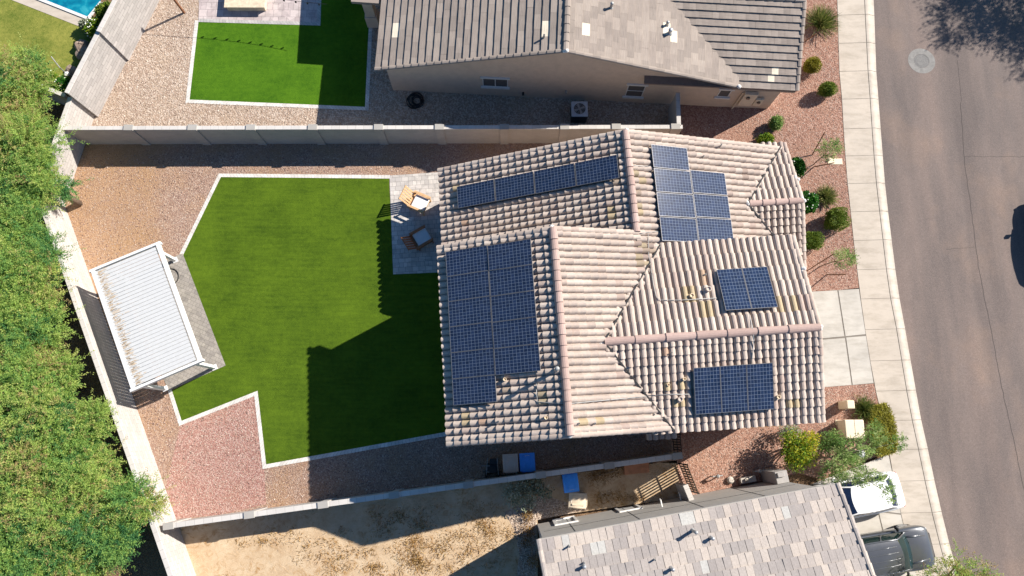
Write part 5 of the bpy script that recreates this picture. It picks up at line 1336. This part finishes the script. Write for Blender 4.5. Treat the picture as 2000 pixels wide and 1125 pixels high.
shrub('garden_shrub', 'small pale flowering shrub among the trees above the cross wall', 'shrub', 90, 150, .42, .7, 'leaf_lime', 700, .12, .06, flowers=10)
# ---- front yard plants (north to south)
def grass_tuft(label, x, y, r, h, mat, n=420, lean=(0, 0), dry=.5, name='grass_clump'):
    p = G(x, y, h * .4); o = thing(name, label, 'ornamental grass', (p.x, p.y, 0))
    c = MB(); d = unit(n); d[:, 2] = np.abs(d[:, 2]) * 1.1 + .35; d[:, 0] += lean[0]; d[:, 1] += lean[1]; d /= np.linalg.norm(d, axis=1, keepdims=True)
    P = np.array((p.x, p.y, .02)) + np.c_[RNG.normal(0, r * .12, n), RNG.normal(0, r * .12, n), np.zeros(n)]
    LL = RNG.uniform(.55, 1.1, n) * math.hypot(r, h * .7)
    tone = RNG.normal(dry, .25, n)
    for seg in range(3):
        t0 = seg / 3; Ps = P + d * (LL * t0)[:, None]; Ps[:, 2] -= (LL * .28 * t0 ** 2); D = d.copy(); D[:, 2] -= .55 * t0
        leaf_quads(c, Ps, D, LL * .42, .022, tone, 1.2)
    c.build('blades', mat, o); return o
grass_tuft('tall feathery green grass clump at the top beside the sidewalk', 1606, 40, .68, 1.3, 'leaf_grass', 900, (.35, .3), .4)
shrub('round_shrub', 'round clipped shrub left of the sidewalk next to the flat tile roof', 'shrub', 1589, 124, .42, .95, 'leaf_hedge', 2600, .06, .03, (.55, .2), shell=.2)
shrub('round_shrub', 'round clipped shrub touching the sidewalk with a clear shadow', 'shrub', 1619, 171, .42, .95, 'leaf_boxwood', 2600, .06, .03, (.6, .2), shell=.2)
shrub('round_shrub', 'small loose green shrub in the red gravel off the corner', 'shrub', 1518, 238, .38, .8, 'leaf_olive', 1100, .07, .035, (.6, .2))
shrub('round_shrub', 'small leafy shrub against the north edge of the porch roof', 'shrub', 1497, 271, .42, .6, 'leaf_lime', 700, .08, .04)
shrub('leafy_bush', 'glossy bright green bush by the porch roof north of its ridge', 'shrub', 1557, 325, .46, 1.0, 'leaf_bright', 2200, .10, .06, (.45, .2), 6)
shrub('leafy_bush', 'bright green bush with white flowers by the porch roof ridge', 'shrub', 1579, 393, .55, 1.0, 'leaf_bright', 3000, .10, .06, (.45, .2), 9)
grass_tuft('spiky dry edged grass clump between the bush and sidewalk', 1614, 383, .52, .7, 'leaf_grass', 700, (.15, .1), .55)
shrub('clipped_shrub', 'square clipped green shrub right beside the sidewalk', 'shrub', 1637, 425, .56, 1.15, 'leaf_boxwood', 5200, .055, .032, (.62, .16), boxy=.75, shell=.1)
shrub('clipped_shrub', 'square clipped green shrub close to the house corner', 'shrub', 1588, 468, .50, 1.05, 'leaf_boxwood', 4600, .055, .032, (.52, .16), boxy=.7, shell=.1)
def sapling(label, bx, by, tx, ty, h, r, stakes):
    b = G(bx, by, 0); t = G(tx, ty, h); o = thing('sapling', label, 'tree', tuple(b), 0, 'young trees in the front gravel')
    m = MB(); m.tube([b, b.lerp(t, .5) + Vector((.04, .03, .1)), t], [.028, .02, .01], 6); branchy(m, b.lerp(t, .6), [t + Vector((random.uniform(-r, r), random.uniform(-r, r), random.uniform(-.3, .3))) for _ in range(6)], .012, 4); m.build('trunk', 'bark', o)
    c = MB(); spray_crown(c, [(t.x, t.y, t.z - .1, r, r * .7, .45, .5), (t.x + r * .5, t.y + r * .35, t.z, r * .6, r * .5, .3, .6)], 110, 12, .3, .10, .028, .15); c.build('crown', 'leaf_olive', o)
    return o
sapling('slender sapling beside the tan slab by the sidewalk', 1588, 322, 1620, 292, 1.7, .42, None)
sapling('slender sapling between stakes just north of the driveway', 1602, 520, 1648, 506, 1.8, .42, None)
def stake(label, b0, t0, h):
    b, t = G(*b0, 0), G(*t0, h); m = MB(); m.tube([b, t], .028, 6); tag(m.build('garden_stake', 'wood_stake', loc=tuple(b)), label, 'stake', 'wooden stakes in the front gravel')
stake('thin brown stake leaning towards the north house', (1586, 303), (1611, 258), 1.5)
stake('thin brown stake pointing at the tan slab', (1589, 326), (1629, 318), 1.8)
stake('short brown stake beside the tall grass at the top', (1572, 81), (1594, 66), 1.0)
stake('thin brown stake just north of the driveway', (1615, 536), (1652, 536), 1.7)
stake('thin brown stake behind the last sapling', (1573, 531), (1628, 496), 1.9)
def multi(name, label, cat, spots, mat, n, L, W, tone=(.5, .22), group=None, trunk=True):
    c0 = G(spots[0][0], spots[0][1], spots[0][2]); o = thing(name, label, cat, (c0.x, c0.y, 0), 0, group)
    m = MB(); tips = []
    c = MB()
    for (x, y, z, r, rz, tn) in spots:
        q = G(x, y, z); tips.append((q.x, q.y, z)); ball(c, (q.x, q.y, z), (r, r, rz), int(n * r * r), L, W, (tn, tone[1]), 0, .75, .6)
    branchy(m, (c0.x, c0.y, 0), tips, .045, 6); m.build('stem', 'bark_grey', o); c.build('foliage', mat, o)
    return o
multi('leafy_shrub', 'big yellow green shrub at the corner of the pink roof and grey closet', 'shrub', [(1560, 876, 1.4, .82, .7, .55), (1543, 862, 1.2, .5, .5, .45), (1548, 890, 1.2, .5, .5, .5), (1580, 865, 1.5, .5, .5, .7), (1553, 900, 1.1, .55, .5, .45), (1576, 893, 1.2, .5, .5, .6), (1588, 852, 1.5, .28, .3, .98)], 'leaf_lime', 2300, .11, .055)
multi('leafy_shrub', 'grey leaved shrub under the corner of the pink tile roof', 'shrub', [(1537, 840, .7, .42, .4, .5), (1552, 842, .6, .3, .3, .6)], 'leaf_sage', 2200, .10, .05)
multi('leafy_shrub', 'dark green shrub behind the cream transformer box', 'shrub', [(1625, 858, .9, .50, .5, .4), (1612, 872, .8, .45, .45, .35), (1640, 872, .9, .5, .5, .5), (1650, 888, 1.0, .45, .5, .6), (1668, 892, 1.0, .40, .45, .55), (1690, 880, .9, .35, .4, .7)], 'leaf_olive', 2200, .11, .05)
hp = px((1690, 797), (1722, 788), (1736, 815), (1745, 866), (1738, 884), (1706, 890), (1697, 860)); o = thing('hedge', 'olive green clipped hedge strip along the sidewalk by the transformer box', 'hedge', tuple(G(1716, 840, 0)))
c = MB(); m = MB()
def inside(p, poly):
    x, y = p; r = False; j = len(poly) - 1
    for i in range(len(poly)):
        if (poly[i].y > y) != (poly[j].y > y) and x < (poly[j].x - poly[i].x) * (y - poly[i].y) / (poly[j].y - poly[i].y) + poly[i].x: r = not r
        j = i
    return r
xs = [p.x for p in hp]; ys = [p.y for p in hp]; pts = []
while len(pts) < 9000:
    q = (random.uniform(min(xs), max(xs)), random.uniform(min(ys), max(ys)))
    if inside(q, hp): pts.append((q[0], q[1], random.uniform(.05, .55) ** .6 * .7))
P = np.array(pts); D = unit(len(P)); D[:, 2] = np.abs(D[:, 2]) * .35 + .1
leaf_quads(c, P, D, RNG.uniform(.08, .18, len(P)), .035, .55 + .15 * np.sin(P[:, 0] * 7) * np.sin(P[:, 1] * 6) + RNG.normal(0, .18, len(P)), .45); c.build('foliage', 'leaf_hedge', o)
for k in range(14): q = pts[k]; m.tube([(q[0], q[1], 0), (q[0] + .05, q[1], .4)], .015, 5)
m.build('stem', 'bark', o)
grass_tuft('fine green grass clump beside the tan utility pedestal', 1690, 800, .52, .75, 'leaf_grass', 800, (.1, .1), .3)
# branching tree over the white car
b = G(1600, 893, 0); o = thing('slender_tree', 'open branching tree spreading over the white car', 'tree', tuple(b))
m = MB(); cr = MB(); base2 = b + Vector((.15, .05, 1.1)); m.tube([b, b + Vector((.05, 0, .6)), base2], [.07, .055, .05], 7)
br = [(1640, 905, 2.2, .55, .40, 1), (1660, 918, 2.4, .52, .40, 1), (1682, 932, 2.6, .24, .2, .7), (1712, 930, 2.8, .12, .12, .4), (1732, 945, 2.9, .16, .14, .5), (1738, 968, 2.9, .12, .12, .4), (1660, 880, 2.2, .45, .35, .7), (1690, 868, 2.2, .38, .3, .7), (1712, 855, 2.2, .3, .25, .6), (1752, 864, 2.3, .22, .2, .6), (1705, 835, 2.0, .22, .2, .5), (1625, 928, 1.9, .4, .35, .8)]
for (x, y, z, r, rz, dn) in br:
    q = G(x, y, z); m.tube([base2, base2.lerp(q, .5) + Vector((0, 0, .15)), q], [.032, .022, .008], 5)
    spray_crown(cr, [(q.x, q.y, q.z, r, r * .8, rz, .5 + random.uniform(-.12, .15))], int(150 * r * dn) + 14, 12, .30, .12, .032, .15)
m.build('trunk', 'bark_grey', o, smooth=True); cr.build('crown', 'leaf_olive', o)
# street tree at the lower right edge and the big one outside the top right corner that shades the road
def edge_tree(label, c, zc, lobes, tone, sprays, L=.12, name='street_tree', mat='leaf_mesquite', slen=.5, leaves=14):
    o = thing(name, label, 'tree', (c.x, c.y, -.1)); m = MB(); base = Vector((c.x, c.y, -.1)); fork = base + Vector((.1, .1, zc * .45)); m.tube([base, base + Vector((.05, 0, zc * .25)), fork], [.17, .13, .11], 9)
    lb = [(c.x + x, c.y + y, zc + z, rx, ry, rz, tone + t) for x, y, z, rx, ry, rz, t in lobes]
    branchy(m, fork, [l[:3] for l in lb], .06); m.build('trunk', 'bark', o, smooth=True)
    cr = MB(); spray_crown(cr, lb, sprays, leaves, slen, L, L * .32, .05); cr.build('crown', mat, o)
c = G(1880, 1165, 3.0)
edge_tree('light green feathery tree leaning in from the lower right edge', c, 3.0, [(-.6, .85, 0, .5, .4, .4, .2), (.75, 1.05, .1, .35, .35, .3, .2), (0, 0, 0, .9, .8, .6, .05), (-1.1, .45, -.2, .55, .5, .35, .1), (.5, .75, .1, .5, .55, .35, .1), (-.3, .9, 0, .45, .5, .3, .15), (-.05, 1.5, .2, .16, .45, .2, .15), (1.15, .55, 0, .5, .25, .25, .1), (-1.9, .2, -.3, .35, .3, .25, .0), (0, -1.2, .2, 1.2, 1.0, .7, 0)], .62, 1250, .10, slen=.42)
gq = G(1985, -25, 0); zc = 6.2; c = gq + Vector((1.22 * zc, .67 * zc, 0))
lob = [(0, 0, 0, 2.9, 2.7, 1.4, 0), (-4.6, .9, -.3, 1.0, .7, .5, 0), (-5.2, .3, -.4, .6, .5, .4, 0)]
for k in range(15):
    t = k * 2.4; rr = 1.2 + 3.7 * math.sqrt(k / 15); lob.append((rr * math.cos(t), rr * math.sin(t) * .95, random.uniform(-1.2, .8), random.uniform(.8, 1.35), random.uniform(.8, 1.35), random.uniform(.5, .9), random.uniform(-.1, .1)))
edge_tree('large street tree casting dappled shade on the road at the top right', Vector((c.x, c.y, 0)), zc, lob, .45, 3300, .17, slen=.75, leaves=12)
# dry shrubs in the south neighbour's yard
multi('dry_shrub', 'grey green shrub growing through the south wall shade', 'shrub', [(1022, 958, .5, .85, .45, .55), (1045, 945, .5, .6, .4, .35), (1005, 968, .4, .6, .35, .7), (1062, 962, .4, .45, .35, .5), (1035, 985, .3, .35, .3, .75)], 'leaf_sage', 900, .13, .06)
multi('dry_shrub', 'low rusty dry shrub on pale gravel beside the grey house', 'shrub', [(1032, 1007, .2, .32, .2, .3)], 'leaf_straw', 3000, .08, .03)
multi('dry_shrub', 'dark dry weeds in the shade along the west face of the grey house', 'shrub', [(1033, 1035, .3, .35, .3, .15), (1028, 1060, .25, .3, .25, .1), (1040, 1095, .25, .35, .25, .2)], 'leaf_straw', 1500, .12, .03)
multi('dry_shrub', 'rusty dried weeds in the shade by the terracotta box', 'shrub', [(1180, 925, .2, .5, .2, .15), (1205, 918, .2, .4, .2, .1), (1160, 932, .2, .35, .15, .2)], 'leaf_straw', 1200, .14, .025)
# straw stubble: nobody could count it
c = MB(); n = 0; Ps = []
zones = [((750, 1085), 120, 40, 900), ((880, 1040), 95, 38, 1500), ((840, 1100), 70, 30, 1000), ((640, 1060), 90, 40, 500), ((520, 1075), 90, 40, 350), ((960, 1030), 40, 30, 400), ((780, 1010), 60, 20, 500), ((1210, 970), 35, 6, 500), ((950, 1075), 40, 30, 400), ((700, 1110), 120, 15, 500)]
for (zx, zy), sx, sy, k in zones:
    cl = [(zx + random.gauss(0, sx * .6), zy + random.gauss(0, sy * .6)) for _ in range(max(4, k // 45))]
    for _ in range(k):
        q = random.choice(cl); x, y = q[0] + random.gauss(0, 9), q[1] + random.gauss(0, 6)
        if y > 1022 - (x - 335) * .128 and (x < 1030 or y < 990): Ps.append(tuple(G(x, y, 0)))
P = np.array(Ps); D = unit(len(P)); D[:, 2] = np.abs(D[:, 2]) * .5 + .15
leaf_quads(c, P, D, RNG.uniform(.06, .2, len(P)), .022, RNG.normal(.5, .28, len(P)), 1.2)
tag(c.build('dry_stubble', 'leaf_straw'), 'dry straw coloured weed stubble scattered over the sandy yard', 'dry weeds', kind='stuff')
# loose stones on the gravel: real little stones
def stones(name, label, polys, n, r0, r1, mat):
    base = np.array([[0, 0, .7], [.9, 0, 0], [.25, .85, .05], [-.8, .45, -.05], [-.7, -.6, .05], [.35, -.9, 0]]); fq = np.array([[0, 1, 2], [0, 2, 3], [0, 3, 4], [0, 4, 5], [0, 5, 1]])
    Ps = []
    for poly, k in polys:
        W_ = px(*poly); xs = [p.x for p in W_]; ys = [p.y for p in W_]; cnt = 0
        while cnt < k:
            q = (random.uniform(min(xs), max(xs)), random.uniform(min(ys), max(ys)))
            if inside(q, W_): Ps.append((q[0], q[1], .004)); cnt += 1
    P = np.array(Ps); N_ = len(P); R_ = RNG.uniform(r0, r1, N_) * RNG.uniform(.7, 1.3, N_); a = RNG.uniform(0, 2 * PI, N_)
    V = base[None] * R_[:, None, None] * RNG.uniform(.75, 1.25, (N_, 6, 1)); x = V[..., 0] * np.cos(a)[:, None] - V[..., 1] * np.sin(a)[:, None]; y = V[..., 0] * np.sin(a)[:, None] + V[..., 1] * np.cos(a)[:, None]
    V = np.stack([x, y, V[..., 2]], -1) + P[:, None, :]
    q = (np.arange(N_) * 6)[:, None, None] + fq[None]
    mb = MB(); mb.bulk(V.reshape(-1, 3), q.reshape(-1, 3), np.repeat(RNG.random(N_), 5)); tag(mb.build(name, mat), label, 'stones', kind='stuff')
tonemat('stone_mix', [(0, (.13, .085, .07)), (.12, (.24, .145, .11)), (.25, (.34, .225, .175)), (.38, (.42, .32, .26)), (.5, (.55, .46, .39)), (1, (.55, .46, .39))], .95, bump=0)
tonemat('stone_cream', [(0, (.22, .16, .12)), (.15, (.34, .26, .20)), (.3, (.45, .36, .28)), (.5, (.62, .54, .46)), (1, (.62, .54, .46))], .95, bump=0)
BACKP = [(160, 300), (860, 300), (840, 336), (430, 336), (352, 495), (300, 480), (175, 535), (125, 400)]
stones('loose_gravel', 'loose mixed stones scattered over the brown yard gravel', [(BACKP, 4500), ([(345, 1005), (515, 920), (870, 855), (1290, 855), (1300, 885), (640, 975), (360, 1012)], 4000), ([(300, 765), (328, 765), (352, 830), (498, 770), (512, 915), (350, 1000), (270, 800)], 3200), ([(1340, 250), (1500, 225), (1580, 20), (1633, 20), (1675, 560), (1590, 565), (1565, 320), (1525, 270)], 4500), ([(1335, 850), (1590, 835), (1600, 760), (1705, 752), (1730, 870), (1560, 925), (1345, 960)], 3200)], 0, .016, .034, 'stone_mix')
stones('loose_gravel', 'loose cream stones scattered over the north yard gravel', [([(290, 5), (375, 5), (366, 198), (712, 216), (735, 60), (765, 185), (1315, 215), (1310, 240), (180, 245)], 7000), ([(1000, 1000), (1055, 972), (1140, 990), (1048, 1014), (1046, 1120), (1020, 1120)], 2500)], 0, .018, .04, 'stone_cream')

# ================================================================== VEHICLES
def car(name, label, loc, rz, body, glass, L, W, H, kind, roofmat=None):
    o = thing(name, label, 'car', (0, 0, 0), 0)
    hL, hW = L / 2, W / 2; suv = kind == 'suv'; belt = .98 if suv else .92
    hood = 1.06 if suv else .95
    # lower body: stations along x (front = +x)
    if suv: ST = [(-hL, .84, .62, .95), (-hL + .10, .95, .42, 1.02), (-hL + .5, 1.0, .34, 1.05), (-1.35, 1.03, .32, 1.04), (-.8, .985, .30, 1.02), (.5, .985, .30, 1.02), (.95, 1.0, .30, 1.06), (1.45, 1.03, .32, 1.07), (hL - .5, 1.01, .36, 1.05), (hL - .16, .93, .42, .98), (hL, .78, .52, .82)]
    else: ST = [(-hL, .78, .55, .86), (-hL + .08, .90, .40, .97), (-hL + .4, .98, .30, .99), (-1.2, 1.0, .28, .97), (-.6, .985, .27, .94), (.5, .985, .27, .92), (1.0, .99, .27, .93), (1.5, 1.0, .28, .90), (hL - .45, .97, .30, .83), (hL - .14, .88, .36, .72), (hL, .72, .46, .60)]
    V = []; K = 11
    for x, wf, zb, zt_ in ST:
        w_ = hW * wf; zm = (zb + zt_) / 2
        ring = [(0, zb), (.82 * w_, zb), (.97 * w_, zb + .10), (1.0 * w_, zm + .02), (.985 * w_, zt_ - .10), (.93 * w_, zt_ - .02), (.80 * w_, zt_ + .015), (.60 * w_, zt_ + .03), (.40 * w_, zt_ + .042), (.2 * w_, zt_ + .048), (0, zt_ + .05)]
        V += [(x, y, z) for y, z in ring] + [(x, -y, z) for y, z in ring[1:-1][::-1]]
    n = 2 * K - 2; k = len(ST)
    m = MB(); m.add(V, [(i * n + j, i * n + (j + 1) % n, (i + 1) * n + (j + 1) % n, (i + 1) * n + j) for i in range(k - 1) for j in range(n)] + [tuple(range(n - 1, -1, -1)), tuple(range((k - 1) * n, k * n))])
    bo = m.build('body', body, o, smooth=True)
    md = bo.modifiers.new('sub', 'SUBSURF'); md.levels = 1; md.render_levels = 2
    if suv:
        m = MB()
        for s in (-1, 1):
            m.tube([(hL - .35, s * .50, 1.03), (1.5, s * .56, 1.105), (1.05, s * .60, 1.10)], [.03, .05, .03], 8)
        m.build('hood_crease', body, o, smooth=True)
        m = MB(); m.tube([(hL - .30, -.72, 1.02), (1.5, -.80, 1.06), (1.15, -.82, 1.07)], .010, 5); m.build('hood_seam', 'rubber', o)
        m = MB(); m.tube([(hL - .30, .72, 1.02), (1.5, .80, 1.06), (1.15, .82, 1.07)], .010, 5); m.build('hood_seam', 'rubber', o)
    # greenhouse
    if suv: xb0, xr0, xr1, xb1, wr = -hL + .22, -hL + .45, .42, 1.12, .70
    else: xb0, xr0, xr1, xb1, wr = -hL + .46, -hL + .92, .35, 1.25, .62
    zb = (hood if suv else .93) + .0; zr = H - .06; wb = hW * .90
    def grid(fn, nu, nv, nm, mt, smooth=True):
        mm = MB(); mm.add([fn(i / nu, j / nv) for i in range(nu + 1) for j in range(nv + 1)], [(i * (nv + 1) + j, (i + 1) * (nv + 1) + j, (i + 1) * (nv + 1) + j + 1, i * (nv + 1) + j + 1) for i in range(nu) for j in range(nv)])
        return mm.build(nm, mt, o, smooth=smooth)
    bow = lambda s: 1 - (2 * s - 1) ** 2
    def roofp(u, s):
        x = xr0 + (xr1 - xr0) * u; x += .12 * bow(s) * (u ** 2) - .10 * bow(s) * ((1 - u) ** 2); y = (2 * s - 1) * wr * (1 - .05 * (2 * u - 1) ** 2)
        return (x, y, zr + .06 * bow(s) ** .6 * (.6 + .4 * bow(u)) - .03 * (1 - bow(u)))
    grid(roofp, 10, 12, 'roof', roofmat or body)
    def ws(u, s):   # windshield from cowl (u=0) to roof (u=1)
        a = Vector((xb1 + .14 * bow(s), (2 * s - 1) * wb * .92, zb + .03)); b = Vector(roofp(1, s)); return tuple(a.lerp(b, u) + Vector((.03 * bow(u), 0, .03 * bow(u))))
    grid(ws, 5, 12, 'windshield', glass)
    def rw(u, s):
        a = Vector((xb0 - .10 * bow(s), (2 * s - 1) * wb * .92, zb + .03)); b = Vector(roofp(0, s)); return tuple(a.lerp(b, u) + Vector((-.03 * bow(u), 0, .02 * bow(u))))
    grid(rw, 5, 12, 'rear_window', glass)
    for sd in (0, 1):
        s = float(sd); sy = 1 if sd else -1
        def side(u, v):
            lo = Vector((xb0 + (xb1 - xb0) * u, sy * wb * .97, zb - .02)); hi = Vector(roofp(u, s)); return tuple(lo.lerp(hi, v) + Vector((0, sy * .03 * bow(v), 0)))
        grid(side, 8, 4, 'side_window', glass)
        pl = MB()
        pl.tube([ws(t, s) for t in (0, .35, .7, 1)] + [roofp(u, s) for u in (.8, .5, .2, 0)] + [rw(t, s) for t in (.7, .35, 0)], .035, 7)
        for u in ((.34, .68) if suv else (.5,)): pl.tube([side(u, t) for t in (0, .5, 1)], .03, 6)
        pl.build('pillar', body, o, smooth=True)
        mi = MB(); mx = xb1 - .28; mi.tube([(mx, sy * (wb + .02), zb + .08), (mx - .02, sy * (hW + .16), zb + .12)], [.05, .09], 8); mi.tube([(mx - .06, sy * (hW + .05), zb + .13), (mx - .06, sy * (hW + .20), zb + .13)], .085, 8); mi.build('mirror', body if not suv else 'black_plastic', o, smooth=True)
        hl_ = MB(); hx = hL - .13; hl_.obox((hx - .03, sy * hW * .68, (.86 if suv else .68)), (.06, 0, 0), (.02 * -sy, hW * .16, 0), (0, 0, .06)); hl_.build('headlight', 'headlight_glass', o, bevel=.02)
        tl = MB(); tl.obox((-hL + .12, sy * hW * .80, (.92 if suv else .80)), (.05, 0, 0), (0, hW * .08, 0), (0, 0, .09)); tl.build('taillight', 'lamp_red', o, bevel=.02)
        for wx in (-1.38 if suv else -1.28, 1.45 if suv else 1.40):
            wh = MB(); r = .39 if suv else .32; wh.tube([(wx, sy * (hW - .24), r), (wx, sy * (hW - .01), r)], r, 22); wo = wh.build('wheel', 'rubber', o, bevel=.03)
            rm = MB(); rm.tube([(wx, sy * (hW - .012), r), (wx, sy * (hW + .004), r)], r * .62, 18); rm.build('rim', 'grey_metal', wo)
    if suv:
        for y in (-.40, -.14, .14, .40):
            m = MB(); pts = [roofp(u, (y / wr + 1) / 2) for u in (.10, .4, .7, .93)]; m.tube([(p[0], p[1], p[2] + .006) for p in pts], .016, 6); m.build('roof_rib', body, o, smooth=True)
        m = MB(); m.box(hL - .05, hL + .02, -.55, .55, .55, .84); m.build('grille', 'black_plastic', o, bevel=.02)
        m = MB(); m.tube([(xb1 + .10, -.2, zb + .07), (xb1 - .10, .35, zb + .17)], .012, 5); m.tube([(xb1 + .10, .3, zb + .07), (xb1 - .1, .75, zb + .15)], .012, 5); m.build('wiper', 'black_plastic', o)
    o.location = loc; o.rotation_euler = (0, 0, rz)
    return o
yaw = .19
r = G(1758, 954, .75); d = Vector((math.cos(yaw), math.sin(yaw), 0)); p = r - d * 2.2
car('white_car', 'white hatchback parked nose in under the branching tree', (p.x, p.y, .02), yaw + PI, 'paint_white', 'car_glass_blue', 4.4, 1.80, 1.48, 'hatch')
yaw = .155
r = G(1819, 1064, .8); d = Vector((math.cos(yaw), math.sin(yaw), 0)); p = r - d * 2.4
car('grey_suv', 'dark grey off road vehicle with ribbed roof facing the street', (p.x, p.y, .02), yaw, 'paint_graphite', 'car_glass', 4.8, 1.92, 1.80, 'suv')
p = G(2062, 466, .0); car('blue_car', 'dark car just beyond the right picture edge throwing its shadow on the road', (p.x, p.y, -.13), PI / 2 + .10, 'paint_navy', 'car_glass_blue', 4.6, 1.85, 1.45, 'hatch')
